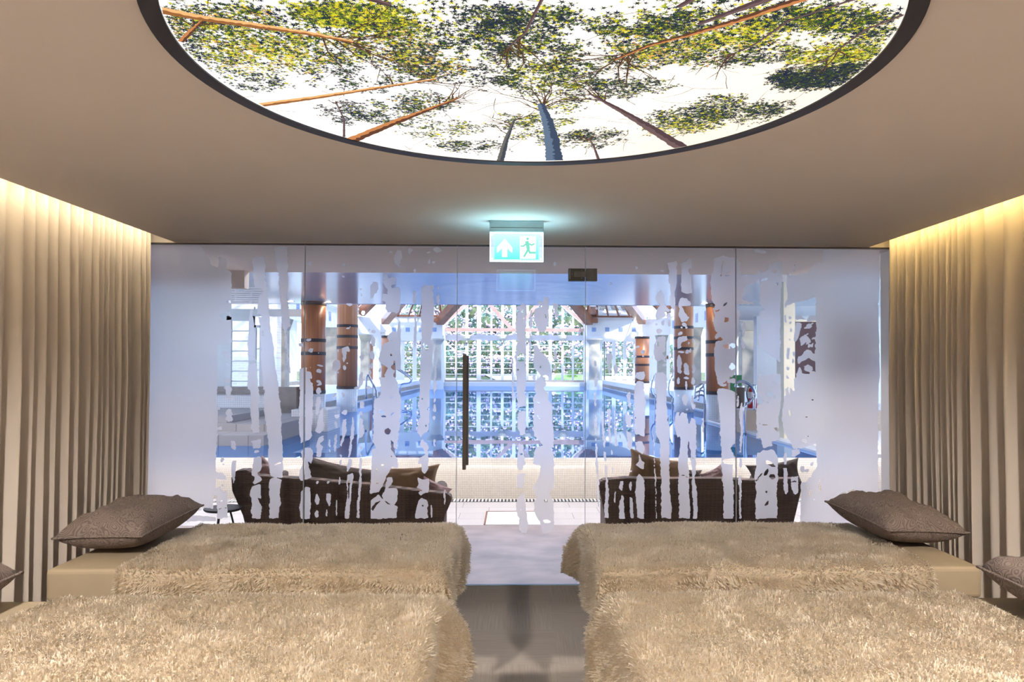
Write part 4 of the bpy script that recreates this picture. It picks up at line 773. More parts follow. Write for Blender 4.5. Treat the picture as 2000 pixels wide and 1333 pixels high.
# floor hatch
q0 = at_z(951, 1000, 0); q1 = at_z(1078, 1025, 0); hx0, hx1, hy0, hy1 = at_z(945, 1024, 0).x, at_z(1081, 1024, 0).x, 7.275, q0.y
hx = thing('floor_hatch', ((hx0+hx1)/2, (hy0+hy1)/2, 0), 'white tiled access hatch with dark frame set in the deck', 'floor hatch')
MB().box(hx0+.02, hx1-.02, hy0, hy1-.02, .001, .005).build('hatch_panel', M['hatch'], hx)
fr = MB(); fr.box(hx0, hx0+.016, hy0, hy1, .001, .007); fr.box(hx1-.016, hx1, hy0, hy1, .001, .007); fr.box(hx0, hx1, hy1-.016, hy1, .001, .007); fr.build('hatch_frame', M['timber'], hx)
# drain grate: slats across a gutter
GX = 2.4
dg = thing('drain_grate', (0, 8.6, 0), 'long slatted drain grate at the foot of the mosaic pool wall', 'drain')
MB().box(-5, 5, 8.50, 8.67, .0005, .002).build('gutter', M['rubber'], dg)
sl_ = MB(); x = -5
while x < 5: sl_.box(x, x+.022, 8.505, 8.665, .002, .010); x += .042
sl_.build('grate_slats', M['white'], dg)
# mosaic infinity wall
WZ = .462
prof = [(8.68, -.02), (8.70, .12), (8.735, .26), (8.78, .36), (8.83, .425), (8.89, .458), (8.95, .466), (9.02, .46), (9.02, -.02)]
mb = MB().prism(prof, 'x', -9, 9)
o = struct('pool_wall', mb, M['mosaic'])
smooth_by_angle(o, 30)
w_ = MB().add([(-8.5, 9.0, WZ), (8.5, 9.0, WZ), (8.5, 43, WZ), (-8.5, 43, WZ)], [(0, 1, 2, 3)])
tag(w_.build('pool_water', M['water'], fix=False), 'still blue water of the indoor pool mirroring the far windows', 'water', None, 'structure')
# pool edge and raised decks on both sides
for s_, nm in ((-1, 'left'), (1, 'right')):
    cx = -4.28 if s_ < 0 else 4.02
    xs = sorted((cx, cx+s_*.22)); struct('coping_'+nm, MB().box(*xs, 9.02, 15.3, WZ-.1, WZ+.045), M['whitemosaic'], bevel=.02)
    xs = sorted((cx+s_*.22, s_*9)); struct('deck_low_'+nm, MB().box(*xs, 9.02, 15.3, WZ-.1, WZ+.04), M['pooldeck'])
    xs = sorted((s_*4.95, s_*9)); struct('deck_raised_'+nm, MB().box(*xs, 15.3, 43, WZ-.1, .86), M['whitemosaic'])
    xs = sorted((s_*4.94, s_*4.95)); struct('trim_band_'+nm, MB().box(*xs, 15.8, 43, .50, .66), M['stone'])
struct('deck_far', MB().box(-9, 9, 41.6, 43.3, WZ-.1, .70), M['white'])
struct('sill_far', MB().box(-9, 9, 42.3, 43.3, .70, .80), M['terrazzo'])
# ---- left: parapet, stone steps
ptop = at_y(500, 770, 13.5).z
struct('parapet', MB().box(-9, -4.62, 13.5, 13.75, .4, ptop), M['whitemosaic'])
struct('parapet_coping', MB().box(-9, -4.58, 13.44, 13.8, ptop, ptop+.035), M['stone'])
struct('sill_left', MB().box(-9, -4.4, 14.6, 14.9, .4, ptop+.10), M['terrazzo'])
def step(name, px0, px1, ybot, ytop, zb, depth, lab):
    p = at_z((px0+px1)/2, ybot, zb); zt_ = at_y(px0, ytop, p.y).z; x0 = at_y(px0, ytop, p.y).x-3; x1 = at_y(px1, ytop, p.y).x
    struct(name, MB().box(x0, x1, p.y, depth, zb-.05, zt_), M['steps']); return zt_
z1_ = step('step_lower', 422, 515, 866, 851, WZ+.04, 13.5, '')
z2_ = step('step_middle', 430, 545, 843, 829, z1_, 13.5, '')
z3_ = step('step_upper', 422, 443, 827, 814, z2_, 13.5, '')
struct('step_block', MB().box(at_y(550, 830, 13.0).x, -4.5, 13.0, 13.5, .4, at_y(560, 826, 13.0).z), M['stone'])
struct('low_wall', MB().box(at_y(569, 800, 12.6).x, at_y(640, 800, 12.6).x, 12.6, 13.5, .4, at_y(580, 801, 12.6).z), M['whitemosaic'])
# ---- window at the left with a sunlit brick house outside
def window(name, x0, x1, y, z0, z1, rows, cols=1, fw=.06, bw=.02, parent=None, label=None, depth=.06):
    f = MB(); f.box(x0-fw, x0, y, y+depth, z0-fw, z1+fw); f.box(x1, x1+fw, y, y+depth, z0-fw, z1+fw); f.box(x0-fw, x1+fw, y, y+depth, z0-fw, z0); f.box(x0-fw, x1+fw, y, y+depth, z1, z1+fw)
    o = f.build(name, M['white'], parent) if parent is not None else struct(name, f, M['white'], label)
    g = MB()
    for i in range(1, rows): z = z0+(z1-z0)*i/rows; g.box(x0, x1, y+.015, y+.04, z-bw/2, z+bw/2)
    for i in range(1, cols): x = x0+(x1-x0)*i/cols; g.box(x-bw, x+bw, y+.01, y+.045, z0, z1)
    if g.v:
        gb = g.build('glazing_bars', M['white']); 
        if parent is None: gb.parent = o
        else: gb.parent = o; 
    pn = MB().box(x0, x1, y+.025, y+.028, z0, z1).build('pane', M['winglass']); pn.parent = o
    return o
LY = 15.2
a = at_y(452, 627, LY); b = at_y(485, 765, LY)
window('window_1', a.x, b.x, LY, b.z, a.z, 7, 1, .10, .025)
a2 = at_y(500, 640, LY); b2 = at_y(506, 765, LY)
window('window_2', a2.x, b2.x, LY, b2.z, a2.z, 3, 1, .05)
hl = at_y(422, 690, LY)
struct('wall_left_hall', MB().box(-9, a.x-.10, LY, LY+.1, .4, CZ), M['whitewall'])
struct('wall_left_pier', MB().box(b.x+.10, a2.x-.05, LY, LY+.1, .4, a.z+.3), M['white'])
struct('wall_left_pier_inner', MB().box(b2.x+.05, at_y(523, 700, LY).x, LY, LY+.1, .4, a2.z+.2), M['white'])
struct('beam_left', MB().box(-9, at_y(590, 600, LY).x, LY-.02, LY+.1, a.z+.10, at_y(480, 604, LY).z), M['whitewall'])
bh = thing('brick_house', (-7.5, 21, .3), 'sunlit pale brick wall seen outside the leftmost pool hall window', 'building')
MB().box(-13.2, -6.9, 21, 21.4, .3, 6).build('brick_wall', M['brick'], bh)
# clerestory blind
bl_ = thing('window_blind', (at_y(482, 580, 12).x, 12, at_y(480, 594, 12).z), 'white slatted blind high on the left behind the glass', 'blind')
bx0, bx1 = at_y(450, 580, 12).x, at_y(516, 580, 12).x; zz0, zz1 = at_y(480, 594, 12).z, at_y(480, 540, 12).z
sb = MB(); z = zz0
while z < min(zz1, CZ-.03): sb.box(bx0, bx1, 12, 12.03, z, z+.030); z += .036
sb.build('slats', M['white'], bl_); MB().box(bx0, bx1, 12.031, 12.04, zz0, min(zz1, CZ-.01)).build('backing', M['white'], bl_)
# ---- square sandstone piers and the frieze beams along both sides
def pier(px, wpx, y, ptop_, pbot, label, m='stone'):
    p = at_y(px, 700, y); wd = wpx/F*y; zt_ = at_y(px, ptop_, y).z; zb_ = at_y(px, pbot, y).z
    t = thing('stone_pier', (p.x, y, zb_), label, 'stone column', 'sandstone piers along the pool hall')
    MB().box(p.x-wd/2, p.x+wd/2, y, y+wd, min(zb_, .8), zt_-.35).build('shaft', M[m], t, bevel=.02)
    c_ = MB(); h2 = wd/2
    c_.add([(p.x-h2, y, zt_-.35), (p.x+h2, y, zt_-.35), (p.x+h2, y+wd, zt_-.35), (p.x-h2, y+wd, zt_-.35), (p.x-h2*1.35, y-.12, zt_), (p.x+h2*1.35, y-.12, zt_), (p.x+h2*1.35, y+wd+.12, zt_), (p.x-h2*1.35, y+wd+.12, zt_)],
           [(0, 3, 2, 1), (4, 5, 6, 7), (0, 1, 5, 4), (1, 2, 6, 5), (2, 3, 7, 6), (3, 0, 4, 7)]); c_.build('capital', M[m], t)
pier(541, 30, 22, 622, 760, 'grey sandstone pier nearest on the left, behind the birch film')
pier(645, 22, 29, 640, 756, 'grey sandstone pier between the two near left wooden columns')
pier(712, 16, 37, 654, 750, 'narrow grey sandstone pier right of the second left wooden column')
pier(1461, 24, 22, 624, 770, 'grey brown sandstone pier nearest on the right')
pier(1362, 16, 29, 640, 756, 'grey sandstone pier between the two near right wooden columns')
pier(1294, 16, 37, 655, 752, 'narrow grey sandstone pier left of the second right wooden column')
FB, FT = 3.38, 4.30
for s_, nm in ((-1, 'left'), (1, 'right')):
    X0 = s_*8.45; x1 = sorted((X0, X0+s_*.4))
    fr_ = struct('frieze_'+nm, MB().box(*x1, 15.5, 38.6, FB, FT), M['whitewall'])
    led = struct('ledge_'+nm, MB().box(*sorted((X0-s_*.06, X0+s_*.4)), 15.5, 38.6, FT, FT+.10), M['white'])
    y = 16.6; k = 0
    while y < 38:
        tl_ = MB().box(*sorted((X0-s_*.012, X0-s_*.001)), y, y+.42, 3.68, 4.10).build('mosaic_tile', M['bluetile']); tl_.parent = fr_; y += 1.62
    # canted corner and frontal wall
    xa, ya, xb, yb = X0, 38.6, s_*7.35, 41.0
    mb = MB().add([(xa, ya, FB), (xb, yb, FB), (xb, yb, FT), (xa, ya, FT), (xa, ya+.3, FB), (xb, yb+.3, FB), (xb, yb+.3, FT), (xa, ya+.3, FT)],
                  [(0, 1, 2, 3), (4, 7, 6, 5), (0, 4, 5, 1), (3, 2, 6, 7)])
    struct('frieze_corner_'+nm, mb, M['whitewall'])
    mb = MB().add([(xa, ya+.06, .5), (xb, yb+.06, .5), (xb, yb+.06, FB), (xa, ya+.06, FB), (xa, ya+.3, .5), (xb, yb+.3, .5), (xb, yb+.3, FB), (xa, ya+.3, FB)],
                  [(0, 1, 2, 3), (4, 7, 6, 5), (0, 4, 5, 1), (3, 2, 6, 7)])
    struct('wall_corner_'+nm, mb, M['whitewall'])
    xi = at_y(864 if s_ < 0 else 1146, 650, 41).x
    xs = sorted((xi, s_*7.4)); ff = struct('frieze_far_'+nm, MB().box(*xs, 41.0, 41.3, FB, FT), M['whitewall'])
    cc = [769.5, 796.5, 822, 848.5] if s_ < 0 else [1160, 1186, 1212, 1238]
    for px in cc:
        p = at_y(px, 644.3, 41); tl_ = MB().box(p.x-.12, p.x+.12, 40.985, 40.999, p.z-.12, p.z+.12).build('mosaic_tile', M['bluetile']); tl_.parent = ff
    struct('jamb_'+nm, MB().box(*sorted((xi, xi+s_*.3)), 41.31, 43.2, .7, 4.6), M['whitewall'])
    struct('beam_lower_'+nm, MB().box(*xs, 41.0, 41.25, FB-.32, FB), M['white'])
    # walls with openings behind the piers: white posts between tall windows
    for k, yy in enumerate((17.5, 20.5, 24, 27.5, 31, 34.5, 37.6)):
        struct('post_%s' % nm, MB().box(*sorted((s_*8.6, s_*8.8)), yy, yy+1.1, .8, FB), M['white'])
    struct('sill_%s' % nm, MB().box(*sorted((s_*8.55, s_*8.8)), 15.5, 38.6, .8, 1.0), M['terrazzo'])
# far side windows either side of the gable bay
def wnum():
    wnum.n += 1; return 'window_%d' % wnum.n
wnum.n = 2
for spec in (((747, 752), (758, 774), (789, 806), (813, 822), (829, 839)), ((1176, 1180), (1181.5, 1196), (1202, 1218), (1223, 1238))):
    x_prev = None
    for (a_, b_) in spec:
        p = at_y(a_+.8, 665, 41); q = at_y(b_-.8, 742, 41)
        window(wnum(), p.x, q.x, 41.05, q.z, p.z, 7, 1, .065, .035)
for s_ in (-1, 1):
    for px0, px1 in (((752, 758), (775, 788), (807, 812), (839, 866)) if s_ < 0 else ((1142, 1176), (1197, 1201), (1218.5, 1223), (1239, 1262))):
        struct('mullion_wall', MB().box(at_y(px0, 700, 41).x, at_y(px1, 700, 41).x, 41.08, 41.2, .7, FB), M['white'])
    xa = s_*7.2; struct('wall_corner', MB().box(*sorted((s_*6.95, s_*8.5)), 41.2, 41.35, .5, FB), M['white'])
# round pale stone columns on plinths in front of the bay
for px, lab, fr_ in ((851, 'left', 0), (1161, 'right', 0)):
    y = 36; p = at_y(px, 700, y); r_ = .28; zt_ = at_y(px, 662, y).z; zb_ = at_y(px, 743.5, y).z
    t = thing('stone_column', (p.x, y, WZ), 'round pale sandstone column with flared capital on the %s of the far glazed bay' % lab, 'stone column', 'round sandstone columns')
    MB().lathe(p.x, y, [(r_, zb_), (r_, zt_-.30)], 32).build('shaft', M['palestone'], t, smooth=True)
    MB().lathe(p.x, y, [(r_, zt_-.30), (r_*1.1, zt_-.22), (r_*1.55, zt_-.06), (r_*1.55, zt_)], 32).build('capital', M['palestone'], t)
    MB().lathe(p.x, y, [(r_*1.45, WZ-.2), (r_*1.45, zb_)], 32).build('plinth', M['whitemosaic'], t)
# wooden columns on white plinths
def pillar(px, y, wpx, bands, ztop, lab, collar=False):
    p = at_y(px, 765, y); r_ = wpx/F*y/2; zb_ = 1.035
    t = thing('wooden_column', (p.x, y, WZ), lab, 'wooden column', 'wooden columns standing at the pool edge')
    MB().lathe(p.x, y, [(r_*1.02, WZ-.3), (r_*1.02, zb_)], 48).build('plinth', M['whitemosaic'], t, smooth=True, org=(p.x, y, WZ)) 
    MB().lathe(p.x, y, [(r_, zb_), (r_, ztop)], 48).build('shaft', M['woodpillar'], t, smooth=True, org=(p.x, y, WZ))
    bz = [zb_+.035]+list(bands)+([ztop-.04] if collar else [])
    for z in bz: MB().lathe(p.x, y, [(r_*1.03, z-.035), (r_*1.03, z+.035)], 48, True).build('hoop', M['band'], t)
pillar(611.5, 14.9, 46, (2.13, 1.86), CZ, 'nearest wooden column on the left with dark hoops', True)
pillar(677.8, 18.1, 39, (2.61, 2.345, 2.07), 4.4, 'second wooden column on the left with dark hoops')
pillar(758.5, 25.2, 27.6, (1.97, 1.68), 2.68, 'short far wooden column on the left, half behind the film', True)
pillar(1401.5, 14.9, 44, (2.13, 1.86), CZ, 'nearest wooden column on the right with dark hoops', True)
pillar(1335.5, 18.1, 37, (2.61, 2.345, 2.07), 4.4, 'second wooden column on the right with dark hoops')
pillar(1254.2, 25.2, 27.6, (1.97, 1.68), 2.68, 'short far wooden column on the right with dark hoops', True)
# far gable glazing
GYF = 43.0
gw = struct('window_gable', (lambda f: f)(MB()
    .box(at_y(866, 700, GYF).x, at_y(870.5, 700, GYF).x, GYF, GYF+.12, .6, 4.35)
    .box(at_y(931, 700, GYF).x, at_y(939.3, 700, GYF).x, GYF-.05, GYF+.15, .6, 8.2)
    .box(at_y(1000.5, 700, GYF).x, at_y(1007.5, 700, GYF).x, GYF-.05, GYF+.15, .6, 8.2)
    .box(at_y(1071.5, 700, GYF).x, at_y(1078, 700, GYF).x, GYF-.05, GYF+.15, .6, 8.2)
    .box(at_y(1140, 700, GYF).x, at_y(1144, 700, GYF).x, GYF, GYF+.12, .6, 4.35)
    .box(at_y(866, 655, GYF).x, at_y(1144, 655, GYF).x, GYF-.02, GYF+.14, at_y(1000, 665.3, GYF).z, at_y(1000, 655, GYF).z)
    .box(at_y(866, 655, GYF).x, at_y(1144, 655, GYF).x, GYF-.02, GYF+.14, .6, at_y(1000, 742.5, GYF).z)), M['white'])
zlo, zhi = at_y(1000, 742.5, GYF).z, at_y(1000, 665.3, GYF).z
ztr = at_y(1000, 655, GYF).z
bays = [(870.5, 931, (889, 892.5), (908.5, 914.5)), (939.3, 1000.5, (957.5, 961.5), (978.5, 984)), (1007.5, 1071.5, (1027.5, 1032.5), (1048.5, 1053)), (1078, 1140, (1096.5, 1101), (1117, 1121))]
for a_, b_, m1_, m2_ in bays:
    mu = MB()
    for q in (m1_, m2_): mu.box(at_y(q[0], 700, GYF).x, at_y(q[1], 700, GYF).x, GYF, GYF+.10, zlo, 7.6)
    mu.build('mullion', M['white'], gw)
    gb = MB()
    for yy in (674.6, 685.8, 697.2, 708.8, 720.3, 731.6):
        z = at_y(1000, yy, GYF).z; gb.box(at_y(a_, 700, GYF).x, at_y(b_, 700, GYF).x, GYF+.03, GYF+.07, z-.02, z+.02)
    gb.build('glazing_bars', M['white'], gw)
MB().box(at_y(870, 700, GYF).x, at_y(1140, 700, GYF).x, GYF+.05, GYF+.055, zlo, 8).build('pane', M['winglass'], gw)
def P3(px, py, y): return at_y(px, py, y)
for s_, (c0, c1) in (('left', ((865, 636), (925, 585))), ('right', ((1144, 637), (1088, 588)))):
    A = P3(*c0, GYF); B = P3(*c1, GYF); Cc_ = A+(B-A)*1.9
    MB().bar(A, Cc_, .12, .16).build('gable_rafter', M['white'], gw)
    struct('timber_rafter_'+s_, MB().bar(A-Vector((0, .5, -.0)), Cc_-Vector((0, .5, 0)), .12, .14), M['paletimber'])
struct('timber_tie_beam', MB().box(at_y(870, 640, 42.6).x, at_y(1140, 640, 42.6).x, 42.55, 42.7, at_y(1000, 648, 42.6).z, at_y(1000, 641.5, 42.6).z), M['paletimber'])
struct('timber_brace_left', MB().bar(P3(963, 602, 42.6)+(P3(963, 602, 42.6)-P3(1000, 644, 42.6))*.8, P3(1001, 645, 42.6), .12, .22), M['paletimber'])
struct('timber_brace_right', MB().bar(P3(1043, 603, 42.6)+(P3(1043, 603, 42.6)-P3(1008, 645, 42.6))*.8, P3(1007, 646, 42.6), .12, .22), M['paletimber'])
# uplights on the mullions
for px, lab in ((911.5, 'first wall uplight on the far glazing, above the door handle'), (980.8, 'second wall uplight from the left on the far glazing'), (1029.6, 'third wall uplight from the left on the far glazing'), (1098.5, 'rightmost wall uplight on the far glazing')):
    p = at_y(px, 664, GYF-.1); t = thing('wall_uplight', (p.x, GYF-.1, p.z), lab, 'wall light', 'uplights on the far glazing')
    MB().lathe(p.x, GYF-.14, [(.05, p.z-.16), (.07, p.z-.02), (.20, p.z+.08), (.26, p.z+.24), (.245, p.z+.24), (.19, p.z+.09)], 20, False).build('lamp_shade', M['cream'], t)
    MB().lathe(p.x, GYF-.14, [(.02, p.z+.10), (.14, p.z+.12), (.02, p.z+.2)], 16).build('bulb', emis('uplight_glow', (1, .84, .62), 60), t)
    MB().box(p.x-.05, p.x+.05, GYF-.10, GYF, p.z-.25, p.z-.02).build('bracket', M['metal'], t)
# frieze candle lights
for i, (px, py) in enumerate(((721, 644), (733, 647), (744, 650), (754.5, 652.5), (1186.5, 655), (1238.3, 655), (1253.5, 654), (1263.5, 652), (1274.5, 649.5), (1286.5, 646.5), (1299.5, 643.5))):
    dep = 40.9 if i in (4, 5) else 8.35*F/abs(px-1004)
    if i in (3, 6): dep = 39.8
    p = at_y(px, py, dep); tag(MB().lathe(p.x, p.y, [(.03, p.z-.11), (.035, p.z+.11)], 10).build('wall_lamp', emis('candle_glow', (1, .88, .6), 7)), 'tiny warm wall lamp under the frieze, '+['first', 'second', 'third', 'fourth', 'fifth', 'sixth', 'seventh', 'eighth', 'ninth', 'tenth', 'eleventh'][i]+' from the left', 'wall light', 'small lamps along the frieze')
# ---- hall roof: timber ribs with glazed panels, open sky above
def grid_roof(name, A, B, Cp, D, nu, nv, m, wd=.09):
    """A-B lower edge, D-C upper edge"""
    A, B, Cp, D = map(Vector, (A, B, Cp, D)); mb = MB()
    for i in range(nu+1): t_ = i/nu; mb.bar(A.lerp(B, t_), D.lerp(Cp, t_), wd, wd*1.4)
    for j in range(nv+1): t_ = j/nv; mb.bar(A.lerp(D, t_), B.lerp(Cp, t_), wd, wd*1.1)
    o = struct(name, mb, m)
    pn = MB().add([A, B, Cp, D], [(0, 1, 2, 3)]).build('pane', M['winglass'], fix=False); pn.parent = o; return o
for s_, nm in ((-1, 'left'), (1, 'right')):
    xi = s_*4.15
    grid_roof('roof_end_'+nm, (s_*7.3, 41, 4.5), (xi, 41, 4.5), (xi, 37.2, 7.2), (s_*4.6, 37.2, 7.2), 5, 4, M['timber'])
    grid_roof('roof_side_'+nm, (s_*8.4, 15.6, 4.75), (s_*8.4, 39.0, 4.75), (s_*4.2, 37.0, 8.2), (s_*4.2, 15.6, 8.2), 34, 2, M['timber'], .07)
    struct('roof_kerb_'+nm, MB().box(*sorted((s_*8.35, s_*8.9)), 15.5, 39, FT+.08, FT+.42), M['whitewall'])
    struct('roof_kerb_far_'+nm, MB().box(*sorted((xi, s_*7.6)), 41.05, 41.4, FT, FT+.18), M['whitewall'])
    # the heavy timbers: hip, gable valley with its corbel, and one side rafter
    if s_ < 0:
        hip = [(752, 628), (789, 584)]; val = [(858, 629), (905, 578)]; cor = (848, 862, 622, 630)
        sr = (705, 613, 728, 598)
    else:
        hip = [(1254.5, 628), (1217, 580)]; val = [(1152, 629.5), (1108, 577)]; cor = (1146, 1167, 622, 631)
        sr = (1302, 614, 1278, 598)
    struct('timber_hip_'+nm, MB().bar(at_y(*hip[0], 40.4), at_y(*hip[1], 36.5), .42, .36), M['timber'])
    struct('timber_valley_'+nm, MB().bar(at_y(*val[0], 40.8), at_y(*val[1], 38.8), .45, .40), M['timber'])
    struct('timber_corbel_'+nm, MB().box(*sorted((at_y(cor[0], 625, 40.7).x, at_y(cor[1], 625, 40.7).x)), 40.5, 41, at_y(cor[0], cor[3], 40.7).z, at_y(cor[0], cor[2], 40.7).z), M['timber'])
    d_ = 8.3*F/abs(sr[0]-1004); struct('timber_rafter_side_'+nm, MB().bar(at_y(sr[0], sr[1], d_), Vector((s_*4.2, d_-1.5, 8.2)), .38, .34), M['timber'])
    for q, (px, py) in enumerate(((709.5, 612),) if s_ < 0 else ((1299, 614), (1240, 628))):
        dd = 8.0*F/abs(px-1004) if q == 0 else 40; p = at_y(px, py, dd)
        t = thing('spotlight', (p.x, p.y, p.z), 'bright round spotlight under the %s roof timber%s' % (nm, '' if q == 0 else ' by the far corner'), 'spotlight', 'spotlights at the roof timbers')
        MB().lathe(p.x, p.y, [(.05, p.z-.1), (.11, p.z), (.08, p.z+.12)], 16).build('spot_body', M['white'], t); MB().bar((p.x, p.y, p.z+.1), (p.x+(s_*.55 if q == 0 else 0), p.y+(0 if q == 0 else .9), p.z+.12), .04, .04).build('bracket', M['metal'], t)
        MB().lathe(p.x, p.y-.10, [(.02, p.z-.09), (.07, p.z), (.02, p.z+.09)], 14).build('bulb', emis('spot_glow', (1, .95, .9), 60), t)
struct('roof_ridge', MB().box(-4.3, 4.3, 15.5, 37, 8.15, 8.4), M['whitewall'])
# ---- chrome rails
def rail(label, runs, r_=.022, group=None, foot=.44):
    p0 = Vector(runs[0][0]); t = thing('handrail', p0, label, 'handrail', group)
    for pts in runs:
        e0 = Vector(pts[-1]); pts = list(pts)+[Vector((e0.x, e0.y, min(e0.z, foot)-.01))]
        # round the corners with a spline
        pts = [Vector(p) for p in pts]; q = []
        for i in range(len(pts)-1):
            a_ = pts[max(0, i-1)]; b_ = pts[i]; c_ = pts[i+1]; d_ = pts[min(len(pts)-1, i+2)]
            for k in range(6):
                u = k/6; q.append(.5*((2*b_)+(c_-a_)*u+(2*a_-5*b_+4*c_-d_)*u*u+(3*b_-a_-3*c_+d_)*u**3))
        q.append(pts[-1]); MB().tube(q, r_, 8).build('rail_tube', M['chrome'], t, smooth=True)
rail('curving twin chrome handrail at the far left pool steps', [[at_y(x, y, 26) for x, y in ((774, 721), (790, 731), (802, 741), (802, 745), (798, 748), (785, 750), (780, 756))], [at_y(x, y, 26.4) for x, y in ((776, 719), (793, 730), (804, 738), (803, 746), (797, 749), (786, 751), (782, 757))]])
rail('straight chrome pool ladder rail right of the second left wooden column', [[at_y(x, y, 17) for x, y in ((715, 780), (715.5, 745), (717, 734), (720, 734), (726, 746), (736, 768))], [at_y(x, y, 17.6) for x, y in ((730, 776), (729, 760), (729, 752))]])
rail('left chrome pool ladder rail before the second right wooden column', [[at_y(x, y, 19) for x, y in ((1278, 733), (1274, 745), (1272, 760), (1275, 771), (1279, 775), (1280, 790))]], group=None)
rail('right chrome pool ladder rail before the second right wooden column', [[at_y(x, y, 19) for x, y in ((1314, 733), (1309, 742), (1306, 755), (1308, 770), (1314, 777), (1313, 785))]], group=None)
rail('big looping chrome handrail at the right pool steps before the extinguisher', [[at_y(x, y, 12.2) for x, y in ((1437, 757), (1440, 748), (1448, 746), (1458, 748), (1468, 755), (1474, 768), (1472, 776), (1464, 787), (1455, 796))], [at_y(x, y, 12.6) for x, y in ((1475, 752), (1474, 775), (1473, 798))]], .025)
rail('small chrome steps rail between the right wooden columns', [[at_y(x, y, 14.2) for x, y in ((1357, 779), (1358, 760), (1362, 756), (1375, 756))], [at_y(x, y, 14.4) for x, y in ((1364, 783), (1366, 764), (1371, 758), (1377, 758))], [at_y(x, y, 14.3) for x, y in ((1357, 768), (1376, 768))], [at_y(x, y, 14.3) for x, y in ((1357, 776), (1376, 776))]], .018)
# ---- right side objects
e = at_y(1469, 800, 13.2); ez = .50
struct('tan_wall', MB().box(at_y(1447, 820, 12.4).x, 9, 12.4, 12.7, .4, at_y(1460, 803, 12.4).z), M['tanwall'])
tz = at_y(1460, 803, 12.4).z
struct('deck_right_upper', MB().box(4.2, 9, 12.7, 15.6, .4, tz-.002), M['pooldeck'])
fe = thing('fire_extinguisher', (e.x, 13.3, tz), 'red fire extinguisher with black hose standing by the right pier', 'fire extinguisher')
er_ = .085; ex_ = at_y(1469, 780, 13.3).x; et = at_y(1469, 757, 13.3).z
MB().lathe(ex_, 13.3, [(er_*.95, tz), (er_, tz+.02), (er_, et-.10), (er_*.8, et-.04), (er_*.35, et)], 28).build('cylinder_body', M['red'], fe, smooth=True)
MB().box(ex_-.03, ex_+.03, 13.27, 13.33, et, et+.05).build('valve', M['rubber'], fe)
MB().tube([(ex_, 13.25, et+.03), (ex_-.09, 13.24, et+.02), (ex_-.13, 13.22, et-.10), (ex_-.12, 13.22, tz+.20), (ex_-.08, 13.22, tz+.10)], .012).build('hose', M['rubber'], fe)
MB().lathe(ex_, 13.3, [(er_+.002, tz+.18), (er_+.002, tz+.30)], 28, False).build('paper_label', M['white'], fe)
gs = thing('green_mat', (at_y(1437, 750, 13.6).x, 13.6, tz), 'green board leaning behind the nearest right wooden column', 'board')
MB().box(at_y(1426, 750, 13.6).x, at_y(1449, 750, 13.6).x, 13.6, 13.66, tz, at_y(1437, 733, 13.6).z).build('board_panel', M['green'], gs)
MB().box(at_y(1425, 750, 13.6).x, at_y(1426, 750, 13.6).x, 13.59, 13.67, tz, at_y(1437, 733, 13.6).z).build('board_edge', M['paletimber'], gs)
wb = thing('waste_bin', (at_y(1446, 780, 13.9).x, 13.4, tz), 'dark grey cylindrical bin beside the fire extinguisher', 'bin')
bx_ = at_y(1446, 780, 13.2).x
MB().lathe(bx_, 13.2, [(.07, tz), (.08, at_y(1446, 757, 13.2).z)], 24).build('bin_body', M['cushdark'], wb, smooth=True)
MB().lathe(bx_, 13.2, [(.083, at_y(1446, 757, 13.2).z), (.083, at_y(1446, 754, 13.2).z)], 24).build('bin_rim', M['chrome'], wb)
struct('wall_right_hall', MB().box(at_y(1478, 700, 15.0).x, 9, 15.0, 15.2, .4, at_y(1500, 618, 15).z), M['whitewall'])
struct('beam_right', MB().box(at_y(1425, 700, 15.4).x, 9, 15.36, 15.5, at_y(1450, 626, 15.4).z, CZ+.3), M['whitewall'])
struct('pier_cream', MB().box(at_y(1531, 700, 11).x, at_y(1553, 700, 11).x, 11, 11.3, .4, CZ), M['cream'])
dp = thing('dark_panel', (at_y(1580, 700, 11.2).x, 11.2, .5), 'dark plum panel at the far right beside the cream pier', 'panel')
MB().box(at_y(1554, 700, 11.2).x, at_y(1650, 700, 11.2).x, 11.2, 11.25, .5, at_y(1570, 629, 11.2).z).build('panel_board', M['purple'], dp)
MB().box(at_y(1554, 700, 11.2).x, at_y(1650, 700, 11.2).x, 11.18, 11.26, at_y(1570, 629, 11.2).z, at_y(1570, 625, 11.2).z).build('panel_trim', M['cream'], dp)
dl = at_y(717, 700, 39.2); dr = at_y(728, 700, 39.9)
wd_ = struct('door_2', MB().add([(dl.x, dl.y, .8), (dr.x, dr.y, .8), (dr.x, dr.y, 2.85), (dl.x, dl.y, 2.85), (dl.x, dl.y+.1, .8), (dr.x, dr.y+.1, .8), (dr.x, dr.y+.1, 2.85), (dl.x, dl.y+.1, 2.85)], [(0, 1, 2, 3), (4, 7, 6, 5), (0, 4, 5, 1), (3, 2, 6, 7)]), M['timber'])
# small wall details in the hall
for px, py, dep, lab, mt_ in ((1277.5, 698, 40.2, 'small red alarm call point on the white wall left of a right pier', 'red'), (1303, 698, 38.9, 'small dark triangular warning plate near the second right column', 'timber')):
    p = at_y(px, py, dep); t = MB().prism([(p.x-.1, p.z-.1), (p.x+.1, p.z-.1), (p.x+(.1 if mt_ == 'red' else 0), p.z+.1)] + ([(p.x-.1, p.z+.1)] if mt_ == 'red' else []), 'y', dep-.1, dep+.12).build('alarm_point' if mt_ == 'red' else 'warning_plate', M[mt_]); tag(t, lab, 'sign')
